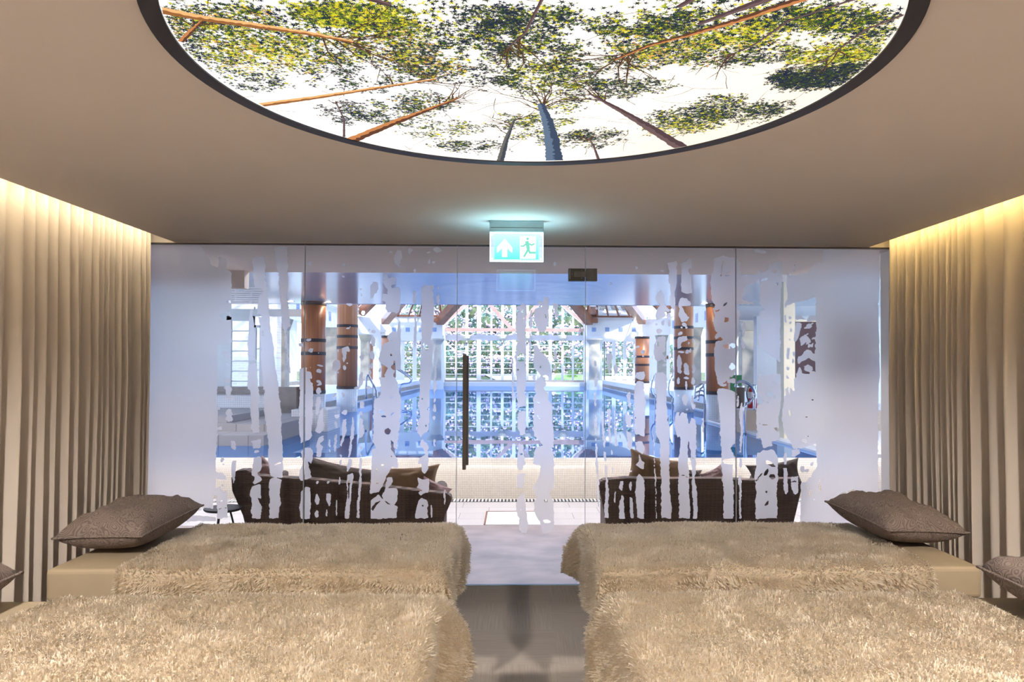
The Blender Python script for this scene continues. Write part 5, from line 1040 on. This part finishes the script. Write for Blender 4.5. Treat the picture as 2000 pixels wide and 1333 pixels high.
# speaker boxes on the frieze
for px, py, s_ in ((726, 634, -1), (1281, 634, 1)):
    dep = 8.2*F/abs(px-1004); p = at_y(px, py, dep); t = thing('security_camera', (p.x, dep, p.z), 'small grey security camera on the %s frieze' % ('left' if s_ < 0 else 'right'), 'camera')
    MB().box(p.x-.18, p.x+.18, dep-.1, dep+.1, p.z+.02, p.z+.22).build('camera_body', M['alu'], t); MB().box(p.x-.05, p.x+.05, dep-.03, dep+.03, p.z-.30, p.z+.02).build('bracket', M['metal'], t)
# ================================================================== garden behind the far glazing
struct('ground', MB().add([(-60, 43.4, .35), (60, 43.4, .35), (60, 49.0, 1.25), (-60, 49.0, 1.25), (-8.5, 49, 1.25), (8.5, 49, 1.25), (8, 62, 8.2), (-8, 62, 8.2), (8.5, 62, 0), (-8.5, 62, 0)], [(0, 1, 2, 3), (4, 5, 6, 7), (5, 8, 6), (4, 7, 9)]), M['earth'], fix=False)
struct('path', MB().add([(-.5, 44.2, .55), (12, 44.2, .55), (12, 48.6, 1.25), (-2.5, 48.6, 1.25)], [(0, 1, 2, 3)]), M['gravel'], fix=False)
struct('path_edge', MB().add([(-9, 44.0, .50), (-.5, 44.0, .50), (-2.5, 46.2, .86), (-9, 46.2, .86)], [(0, 1, 2, 3)]), M['gravel'], fix=False)
struct('lawn', MB().add([(2.4, 45.0, .70), (5.4, 45.0, .70), (4.6, 47.3, 1.08), (2.8, 47.3, 1.08)], [(0, 1, 2, 3)]), M['lawn'], fix=False)
struct('ground_side', MB().box(-40, -9.2, 10, 43.4, .0, .3).box(9.2, 40, 10, 43.4, 0, .3), M['lawn'])
def shrub_meshes(seed, nl=2600, nf=130):
    r_ = random.Random(seed); lv = MB(); fl = MB()
    def onb():
        th = r_.uniform(0, 2*PI); ph = math.acos(r_.uniform(-.2, 1)); d = Vector((math.sin(ph)*math.cos(th), math.sin(ph)*math.sin(th), math.cos(ph)))
        k = 1+.25*noise.noise(d*2.3+Vector((seed, 0, 0))); return d, k
    for _ in range(nl):
        d, k = onb(); q = r_.uniform(.72, 1.0)*k; p = Vector((d.x*1.25, d.y*1.0, d.z*1.15))*q+Vector((0, 0, .2))
        a = Vector((r_.gauss(0, 1), r_.gauss(0, 1), r_.gauss(0, 1))).normalized(); a = (a+d*.6).normalized(); b_ = a.cross(Vector((r_.gauss(0, 1), r_.gauss(0, 1), r_.gauss(0, 1)))).normalized()
        l_ = r_.uniform(.07, .13); w__ = l_*.38
        lv.add([p, p+a*l_*.5+b_*w__, p+a*l_, p+a*l_*.5-b_*w__], [(0, 1, 2, 3)])
    for _ in range(nf):
        d, k = onb(); p = Vector((d.x*1.25, d.y*1.0, d.z*1.15))*k*1.02+Vector((0, 0, .2)); r2 = r_.uniform(.06, .11)
        vs = [p+Vector(v)*r2*r_.uniform(.8, 1.2) for v in ((1, 0, 0), (-1, 0, 0), (0, 1, 0), (0, -1, 0), (0, 0, 1), (0, 0, -1))]
        fl.add(vs, [(0, 2, 4), (2, 1, 4), (1, 3, 4), (3, 0, 4), (2, 0, 5), (1, 2, 5), (3, 1, 5), (0, 3, 5)])
    core = MB(); 
    return lv, fl
protos = []
for s_ in range(3):
    lv, fl = shrub_meshes(20+s_)
    root = tag(empty('rhododendron_shrub', (0, 0, 0)), 'flowering pink rhododendron shrub on the bank beyond the far glazing', 'shrub', 'rhododendrons on the garden bank')
    lv.build('foliage', M['leaf'], root, fix=False); fl.build('blossom', M['flower'], root, fix=False)
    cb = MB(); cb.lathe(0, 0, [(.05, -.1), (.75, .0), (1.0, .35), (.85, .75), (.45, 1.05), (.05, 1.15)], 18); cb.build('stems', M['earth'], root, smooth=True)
    protos.append(root)
used = [False]*3; rs = random.Random(4); spots = []
for row, (yy, n_, sp_) in enumerate(((48.6, 12, 1.75), (50.4, 12, 1.8), (52.4, 11, 1.9), (54.6, 12, 2.0), (57.0, 12, 2.1), (59.6, 12, 2.3))):
    if row > 2: n_ -= (2, 4, 5)[row-3]
    for k in range(n_): spots.append(((k-(n_-1)/2)*sp_+rs.uniform(-.3, .3)+(row % 2)*.8, yy+rs.uniform(-.4, .4), row))
ordn = ['first', 'second', 'third', 'fourth', 'fifth', 'sixth', 'seventh', 'eighth', 'ninth', 'tenth', 'eleventh', 'twelfth']; rown = ['front row', 'second row', 'third row', 'fourth row', 'fifth row', 'back row']; col = [0]*6
for i, (x, y, row) in enumerate(spots):
    z = 1.2+(y-49)*.55 if y > 49 else 1.15; k = i % 3; src = protos[k]
    if used[k]:
        r2 = src.copy(); C.objects.link(r2)
        for ch in list(src.children):
            c_ = ch.copy(); C.objects.link(c_); c_.parent = r2
    else: r2 = src; used[k] = True
    r2['label'] = 'rhododendron shrub, '+ordn[col[row]]+' from the left in the '+rown[row]+' of the garden bank'; col[row] += 1
    sc_ = rs.uniform(.95, 1.35); r2.location = (x, y, z-.25); r2.rotation_euler = (0, 0, rs.uniform(0, 6.28)); r2.scale = (sc_, sc_, sc_)
for k, (x, y, h_) in enumerate(((-5.9, 47.5, .9), (5.8, 47.2, .8), (3.8, 46.6, .6))):
    gm = MB(); r_ = random.Random(k)
    for _ in range(160):
        a = r_.uniform(0, 6.28); b_ = r_.uniform(.1, .7); p = Vector((x+r_.gauss(0, .12), y+r_.gauss(0, .12), .85)); tp = p+Vector((math.cos(a)*b_*.5, math.sin(a)*b_*.5, h_*r_.uniform(.6, 1))); sd = Vector((-math.sin(a), math.cos(a), 0))*.02
        gm.add([p-sd, p+sd, tp], [(0, 1, 2)])
    tag(gm.build('ornamental_grass', M['lawn'], fix=False), ['tuft of grass in the garden beyond the left far windows', 'tuft of grass in the garden beyond the right far windows', 'tuft of grass beside the lawn beyond the glazed bay'][k], 'grass')
# ================================================================== sofas with cushions
def sofa(label, outline_px, y, seat_px, arm_l, arm_r):
    pts = [at_y(px, py, y) for px, py in outline_px]; P2 = [(p.x, p.z) for p in pts]
    xs = [p[0] for p in P2]; cx = (min(xs)+max(xs))/2
    t = thing('wicker_sofa', (cx, y+.35, 0), label, 'sofa')
    # back shell: outline leans and thickens towards the seat
    zb_ = .0; b0 = (P2[0][0]+.06, zb_); b1 = (P2[-1][0]-.06, zb_)
    poly_ = P2+[b1, b0]; mb = MB(); n_ = len(poly_)
    mb.add([(p[0], y+.10*(1-min(1, p[1]/.6))*1.0, p[1]) for p in poly_]+[(p[0], y+.12, p[1]) for p in poly_],
           [tuple(range(n_)), tuple(range(2*n_-1, n_-1, -1))]+[(i, i+n_, (i+1) % n_+n_, (i+1) % n_) for i in range(n_)])
    mb.build('backrest', M['wicker'], t, bevel=.02)
    MB().box(P2[0][0]+.10, P2[-1][0]-.12, y+.12, y+.80, .06, .30).build('seat_base', M['wicker'], t, bevel=.02)
    MB().box(P2[0][0]+.14, P2[-1][0]-.16, y+.13, y+.78, .30, .41).build('seat_cushion', M['cushdark'], t, bevel=.03)
    for x_, zt_, s_ in ((P2[0][0]+.05, arm_l, 1), (P2[-1][0]-.16, arm_r, 1)):
        MB().box(x_, x_+.11, y+.10, y+.78, .06, zt_).build('armrest', M['wicker'], t, bevel=.03)
    return t
LO = [(470, 1010), (452, 960), (451, 935), (455, 924), (464, 919), (480, 918), (492, 925), (500, 929), (540, 933), (600, 936), (660, 942), (720, 947), (790, 956), (840, 962), (872, 965), (880, 970), (882, 978), (868, 1010)]
RO = [(1182, 1010), (1170, 950), (1172, 942), (1180, 938), (1225, 934), (1300, 936), (1400, 935), (1470, 939), (1530, 936), (1558, 936), (1567, 942), (1566, 960), (1558, 1010)]
SY = 6.05
sofa('dark brown wicker sofa seen from behind through the left glass', LO, SY, None, .62, .46)
sofa('dark brown wicker sofa seen from behind through the right glass', RO, SY, None, .55, .58)
def cush(px, py, wpx, hpx, m, lab, roll=0, tilt=68, y=SY+.26, seed=0, piping=None, **k):
    p = at_y(px, py, y); sw = wpx/F*y; sh = hpx/F*y
    return pillow('sofa_cushion', p, (math.radians(tilt), math.radians(roll), 0), (sw, sh, .13), M[m], lab, 'cushion', 'loose cushions on the wicker sofas', seed, piping, pinch=.16, wrinkle=.02, **k)
cush(660, 936, 150, 62, 'cushdark', 'long taupe cushion with piped edge on the left sofa', 12, 72, seed=2, piping=M['cushmauve'])
cush(797, 946, 125, 74, 'cushbrown', 'plump brown cushion at the right of the left sofa', -3, 68, seed=3, y=SY+.30)
cush(514, 925, 50, 52, 'cushmauve', 'mauve cushion corner behind the left arm of the left sofa', 38, 70, seed=4)
cush(846, 962, 62, 44, 'cushmauve', 'small pink mauve cushion beside the brown cushion on the left sofa', 25, 62, seed=5, y=SY+.22)
cush(1277, 928, 112, 82, 'cushbrown', 'tall brown cushion with pointed corner on the right sofa', 14, 74, seed=6)
cush(1340, 938, 60, 50, 'cushdark', 'taupe cushion right of the tall brown one on the right sofa', 10, 70, seed=7, y=SY+.36)
cush(1398, 936, 50, 44, 'cushmauve', 'small mauve cushion peeping over the middle of the right sofa', -25, 70, seed=8)
cush(1515, 932, 108, 62, 'cushdark', 'wide dark taupe cushion at the right end of the right sofa', -8, 72, seed=9)
# bolster
p = at_y(858, 958, SY+.5); b_ = thing('bolster', p, 'round taupe bolster at the low end of the left sofa', 'bolster')
MB().tube([(p.x, SY+.3, p.z), (p.x, SY+.7, p.z)], .055, 20).build('bolster_fabric', M['cushdark'], b_, smooth=True)
MB().tube([(p.x, SY+.295, p.z), (p.x, SY+.3, p.z)], .02, 12).build('bolster_button', M['cushmauve'], b_)
# small black rack at the far left
p = at_z(440, 1060, 0); t = thing('side_table', (at_y(438, 1000, 5.9).x, 5.95, 0), 'small low black side table left of the left wicker sofa', 'side table')
tx = at_y(436, 1000, 5.95).x; tzz = at_y(436, 992, 5.95).z
MB().lathe(tx, 5.95, [(.14, tzz-.02), (.15, tzz-.01), (.15, tzz)], 32).build('table_top', M['rubber'], t)
for k in range(3):
    a = 2*PI*k/3+.4; MB().tube([(tx+.05*math.cos(a), 5.95+.05*math.sin(a), tzz-.02), (tx+.15*math.cos(a), 5.95+.15*math.sin(a), 0.008)], .008).build('leg', M['rubber'], t)
# ================================================================== luminous ceiling disc with a printed forest canopy
disc = thing('ceiling_light', (DC.x, DC.y, H), 'large round backlit ceiling light printed with pine treetops, black rim', 'ceiling light')
mb = MB(); rr = [(DR-.036, H-.0145), (DR-.036, H-.017), (DR+.012, H-.017), (DR+.012, H+.03), (DR-.036, H+.03)]
vs = []; fs = []
for r_, z_ in rr:
    for k in range(128): a = 2*PI*k/128; vs.append((DC.x+r_*math.cos(a), DC.y+r_*math.sin(a), z_))
for i in range(len(rr)-1):
    for k in range(128): k2 = (k+1) % 128; fs.append((i*128+k, i*128+k2, (i+1)*128+k2, (i+1)*128+k))
fs += [((4*128)+k, (4*128)+(k+1) % 128, (k+1) % 128, k) for k in range(128)]
mb.add(vs, fs).build('rim', M['black'], disc, smooth=False)
rnd = random.Random(11)
V = []; Fc = []; Cc = []                                # verts, faces, face colours
ZP = H-.012; lay = [0]
def poly(pts, col, z):
    n0 = len(V); V.extend([(x, y, z) for x, y in pts]); Fc.append(tuple(range(n0, n0+len(pts)))); Cc.append(col)
def inside(x, y, m=.0): return (x-DC.x)**2+(y-DC.y)**2 < (DR-.034-m)**2
# luminous sheet: radial grid with a soft warm/cool variation of the print's sky
RS = [0]+[.12*i for i in range(1, 9)]; RS[-1] = DR-.034
for i in range(len(RS)-1):
    for k in range(48):
        a0, a1 = 2*PI*k/48, 2*PI*(k+1)/48
        q = [(DC.x+r_*math.cos(a), DC.y+r_*math.sin(a)) for r_, a in ((RS[i], a0), (RS[i+1], a0), (RS[i+1], a1), (RS[i], a1))]
        if i == 0: q = [q[0], q[1], q[2]]
        cx = sum(p[0] for p in q)/len(q)-DC.x; cy = sum(p[1] for p in q)/len(q)-DC.y
        wm = min(1, max(0, .30+.55*cx+.3*noise.noise(Vector((cx*2, cy*2, 1)))))
        poly(q, (1.0, .965-.12*wm, .94-.32*wm), ZP)
def cpx(px, py): p = at_z(px, py, H); return Vector((p.x, p.y))
def ribbon(pts, ws, cols, z, jag=.12):
    """pts in metres; cols: (shadow side, lit side)"""
    P = []; W = []
    for i in range(len(pts)-1):
        for k in range(20):
            t = k/20; P.append(pts[i].lerp(pts[i+1], t)); W.append(ws[i]*(1-t)+ws[i+1]*t)
    P.append(pts[-1]); W.append(ws[-1])
    L = []; R_ = []; Mi = []
    for i, p in enumerate(P):
        d = (P[min(i+1, len(P)-1)]-P[max(0, i-1)]).normalized(); nn = Vector((-d.y, d.x)); j = 1+rnd.uniform(-jag, jag)
        L.append(p+nn*W[i]/2*j); R_.append(p-nn*W[i]/2*j); Mi.append(p+nn*W[i]*rnd.uniform(-.12, .12))
    for i in range(len(P)-1):
        if inside(*P[i]) and inside(*P[i+1]) and inside(*L[i]) and inside(*R_[i]) and inside(*L[i+1]) and inside(*R_[i+1]):
            poly([L[i], L[i+1], Mi[i+1], Mi[i]], cols[0], z); poly([Mi[i], Mi[i+1], R_[i+1], R_[i]], cols[1], z)
def wid(px, py, w_px):
    return (cpx(px+w_px/2, py)-cpx(px-w_px/2, py)).length
def trunk(px, w0, w1, cols, z, nbr=6, brl=.22):
    pts = [cpx(*p) for p in px]; pts[0] = pts[0]+(pts[0]-pts[1]).normalized()*.09; n_ = len(pts)
    a, b = wid(*px[0], w0), wid(*px[-1], w1)
    ribbon(pts, [a+(b-a)*i/(n_-1) for i in range(n_)], cols, z)
    end = pts[-1]; d = (pts[-1]-pts[-2]).normalized()
    for k in range(nbr):
        base = pts[-2].lerp(end, rnd.uniform(.2, 1.0)); ang = math.atan2(d.y, d.x)+rnd.uniform(-1.1, 1.1)
        q = [base]; l_ = brl*rnd.uniform(.4, 1); 
        for s_ in range(3): ang += rnd.uniform(-.35, .35); q.append(q[-1]+Vector((math.cos(ang), math.sin(ang)))*l_/3)
        ribbon(q, [.006, .0045, .003, .0015], ((.05, .035, .03), (.14, .07, .03)), z+.0001, .3)
        for s_ in range(2):
            a2 = ang+rnd.choice((-1, 1))*rnd.uniform(.4, 1); q2 = [q[s_+1], q[s_+1]+Vector((math.cos(a2), math.sin(a2)))*l_*.35]
            ribbon(q2, [.003, .001], ((.05, .03, .03), (.10, .05, .03)), z+.0001, .3)
def star(c, r_, col, z):
    k = rnd.choice((5, 6, 7)); a0 = rnd.uniform(0, 6.28); pts = []
    for i in range(2*k):
        rr_ = r_*(rnd.uniform(.85, 1.6) if i % 2 == 0 else rnd.uniform(.22, .42)); a = a0+PI*i/k; pts.append((c.x+rr_*math.cos(a), c.y+rr_*math.sin(a)))
    if all(inside(*p) for p in pts): poly(pts, col, z)
DK = [(.015, .02, .045), (.03, .04, .04), (.045, .06, .03), (.02, .03, .06)]
GR = [(.05, .11, .02), (.12, .17, .02), (.035, .075, .02), (.18, .22, .04)]
YE = [(.75, .62, .02), (.60, .58, .03), (.85, .72, .08), (.45, .50, .03)]
OR = [(.75, .38, .08), (.55, .30, .06), (.85, .60, .25)]
def cluster(px, py, rx, ry, n_, mix, r0=.008, z=None):
    """sprays of needles round a centre given in the plane of the print"""
    c = cpx(px, py); ax = (cpx(px+rx, py)-cpx(px-rx, py)).length/2; ay = abs(cpx(px, py+ry if py+ry < 320 else py-ry).y-c.y)
    sprays = max(3, int(n_*2.2)//14)
    for s_ in range(sprays):
        a = rnd.uniform(0, 6.28); q = math.sqrt(rnd.random()); sc_ = c+Vector((math.cos(a)*ax*q, math.sin(a)*ay*q)); sa = rnd.uniform(0, 6.28); sl_ = rnd.uniform(.03, .09)
        for k in range(14):
            t = rnd.random(); p = sc_+Vector((math.cos(sa), math.sin(sa)))*sl_*(t-.5)+Vector((rnd.gauss(0, .010), rnd.gauss(0, .010)))
            u = rnd.random(); m0 = mix[0]*.85+.16; pal = DK if u < m0 else GR if u < m0+mix[1]*.8 else YE if u < m0+mix[1]*.8+mix[2]*.8 else OR if mix[3] else DK
            star(p, r0*.78*rnd.uniform(.5, 1.5), rnd.choice(pal), ZP-.0002-.0012*rnd.random() if z is None else z)
# far twigs, then foliage, then trunks nearest the viewer of the print
for (a, b_, n_) in ((DK, 0, 150),):
    for k in range(n_):
        r_ = math.sqrt(rnd.random())*.95; t = rnd.uniform(0, 6.28); p = DC+Vector((r_*math.cos(t), r_*math.sin(t))); a = rnd.uniform(0, 6.28); q = [p]
        for s_ in range(3): a += rnd.uniform(-.4, .4); q.append(q[-1]+Vector((math.cos(a), math.sin(a)))*.05)
        ribbon(q, [.0025, .002, .0015, .001], ((.08, .06, .05), (.16, .09, .05)), ZP-.0003, .3)
S = lambda *a: (a, )
CL = [  # px, py, rx, ry, n, (dark, green, yellow, orange)
 (420, 25, 130, 25, 520, (.5, .3, .15, .05)), (380, 70, 60, 30, 160, (.5, .3, .1, .1)), (480, 60, 130, 22, 380, (.35, .3, .3, .05)),
 (520, 105, 110, 30, 560, (.12, .28, .45, .15)), (430, 110, 60, 25, 160, (.5, .3, .2, 0)), (500, 150, 60, 22, 170, (.7, .2, .1, 0)),
 (690, 20, 120, 24, 1000, (.08, .42, .5, 0)), (760, 45, 80, 22, 420, (.2, .5, .28, .02)), (620, 12, 60, 14, 260, (.3, .3, .4, 0)),
 (700, 85, 160, 28, 640, (.35, .3, .25, .1)), (820, 110, 80, 30, 420, (.5, .3, .1, .1)), (850, 130, 60, 22, 260, (.55, .25, .1, .1)),
 (700, 150, 110, 20, 200, (.75, .2, .05, 0)), (640, 120, 60, 20, 120, (.8, .2, 0, 0)), (900, 60, 70, 30, 170, (.85, .15, 0, 0)),
 (950, 25, 60, 22, 260, (.85, .12, .03, 0)), (1000, 60, 90, 35, 420, (.75, .15, .1, 0)), (1060, 20, 80, 20, 300, (.55, .25, .2, 0)),
 (1040, 95, 90, 30, 420, (.6, .25, .15, 0)), (960, 145, 70, 22, 220, (.85, .15, 0, 0)), (1060, 150, 80, 30, 520, (.4, .35, .25, 0)),
 (1130, 130, 60, 25, 260, (.6, .3, .1, 0)), (670, 215, 50, 20, 200, (.9, .1, 0, 0)), (760, 215, 90, 22, 420, (.7, .25, .05, 0)),
 (830, 195, 60, 20, 300, (.55, .3, .1, .05)), (860, 245, 90, 18, 260, (.4, .35, .25, 0)), (920, 280, 70, 12, 360, (.75, .2, .05, 0)),
 (1010, 240, 50, 25, 240, (.5, .3, .2, 0)), (1080, 215, 55, 30, 260, (.35, .35, .3, 0)), (1100, 265, 60, 15, 180, (.6, .3, .1, 0)),
 (1160, 265, 60, 18, 380, (.75, .2, .05, 0)), (1170, 170, 70, 22, 300, (.6, .3, .1, 0)), (1230, 160, 80, 20, 260, (.7, .25, .05, 0)),
 (1270, 70, 90, 30, 480, (.4, .3, .2, .1)), (1230, 40, 80, 20, 280, (.6, .25, .15, 0)), (1330, 30, 80, 22, 300, (.6, .25, .15, 0)),
 (1330, 95, 90, 20, 360, (.3, .3, .3, .1)), (1440, 60, 90, 25, 460, (.2, .3, .45, .05)), (1410, 105, 80, 14, 180, (.7, .25, .05, 0)),
 (1540, 25, 90, 22, 520, (.45, .35, .2, 0)), (1640, 30, 90, 25, 560, (.55, .3, .15, 0)), (1710, 45, 50, 35, 280, (.6, .25, .15, 0)),
 (1600, 100, 70, 18, 360, (.15, .3, .5, .05)), (1680, 95, 60, 22, 420, (.2, .35, .45, 0)), (1620, 140, 110, 22, 1400, (.88, .1, .02, 0)),
 (1560, 150, 60, 18, 420, (.9, .1, 0, 0)), (1350, 225, 85, 22, 760, (.65, .2, .15, 0)), (1400, 205, 50, 25, 420, (.65, .2, .15, 0)),
 (1320, 245, 60, 14, 260, (.25, .25, .45, .05)), (1470, 215, 60, 20, 300, (.75, .2, .05, 0)), (1500, 95, 60, 20, 160, (.6, .3, .1, 0)),
 (1250, 110, 60, 20, 200, (.6, .2, .15, .05)), (1500, 205, 40, 15, 160, (.8, .2, 0, 0)),
]
for c_ in CL: cluster(*c_)
for k in range(60):                                      # the part of the print over the camera, outside this view
    r_ = math.sqrt(rnd.random())*.9; t = rnd.uniform(PI, 2*PI); c = DC+Vector((r_*math.cos(t), r_*math.sin(t)))
    if c.y > 2.0: continue
    for q in range(55):
        star(c+Vector((rnd.gauss(0, .07), rnd.gauss(0, .07))), .009*rnd.uniform(.6, 1.4), rnd.choice(rnd.choice((DK, DK, GR, YE))), ZP-.0002-.0012*rnd.random())
ZT = ZP-.0016
rb = ((.12, .05, .03), (.55, .22, .08)); og = ((.30, .12, .04), (.85, .45, .18)); bl = ((.05, .07, .12), (.12, .17, .25)); pu = ((.09, .055, .06), (.16, .10, .10))
trunk([(1082, 300), (1077, 262), (1069, 228), (1056, 195)], 34, 14, bl, ZT, 12, .30)
trunk([(1322, 276), (1270, 243), (1215, 210), (1150, 174)], 30, 5, pu, ZT, 8)
trunk([(980, 298), (989, 265), (1005, 226)], 15, 4, ((.06, .07, .09), (.14, .13, .12)), ZT, 7, .16)
trunk([(704, 260), (770, 232), (840, 205), (900, 182)], 26, 4, rb, ZT, 9)
trunk([(527, 195), (620, 182), (740, 163), (852, 146)], 20, 6, og, ZT, 6)
trunk([(312, 9), (400, 26), (500, 40), (600, 55), (690, 72)], 30, 12, og, ZT, 12, .35)
trunk([(1540, -4), (1440, 30), (1340, 60), (1265, 80), (1200, 108)], 24, 6, rb, ZT, 12, .3)
trunk([(1735, 30), (1690, 48), (1650, 78), (1608, 112)], 9, 3, pu, ZT, 5, .2)
trunk([(1640, -3), (1540, 30), (1470, 80), (1420, 100)], 8, 3, pu, ZT, 5, .2)
trunk([(1055, -5), (1025, 55), (990, 85)], 8, 3, pu, ZT, 8, .25)
trunk([(355, 70), (372, 52), (395, 30)], 14, 5, rb, ZT, 5, .12)
trunk([(1166, 297), (1160, 280), (1150, 262)], 6, 2, pu, ZT, 8, .12)
trunk([(672, 248), (672, 225), (655, 190)], 5, 2, pu, ZT, 5, .1)
for k in range(9):
    a = PI+PI*(k+3)/14; p0_ = DC+Vector((math.cos(a), math.sin(a)))*.97; p1_ = DC+Vector((math.cos(a+.1), math.sin(a+.1)))*.5
    ribbon([p0_, (p0_+p1_)/2, p1_], [.05, .035, .015], rnd.choice((rb, og, pu)), ZT)
me = bpy.data.meshes.new('printed_canopy'); me.from_pydata([(x-DC.x, y-DC.y, z-H) for x, y, z in V], [], Fc)
ca = me.color_attributes.new('ink', 'FLOAT_COLOR', 'CORNER')
Cc = [tuple(v*.95 for v in c) if max(c) < .9 else c for c in Cc]
buf = []
for f_, c_ in zip(Fc, Cc): buf += [c_[0], c_[1], c_[2], 1.0]*len(f_)
ca.data.foreach_set('color', buf)
m_, t_, b_, o_ = nt('backlit_print'); an = t_.nodes.new('ShaderNodeAttribute'); an.attribute_name = 'ink'; em = t_.nodes.new('ShaderNodeEmission'); em.inputs[1].default_value = 1.13
t_.links.new(an.outputs['Color'], em.inputs[0]); t_.links.new(em.outputs[0], o_.inputs[0])
me.materials.append(m_); o = bpy.data.objects.new('printed_canopy', me); C.objects.link(o); o.parent = disc
# lit sheet closes the opening above the print
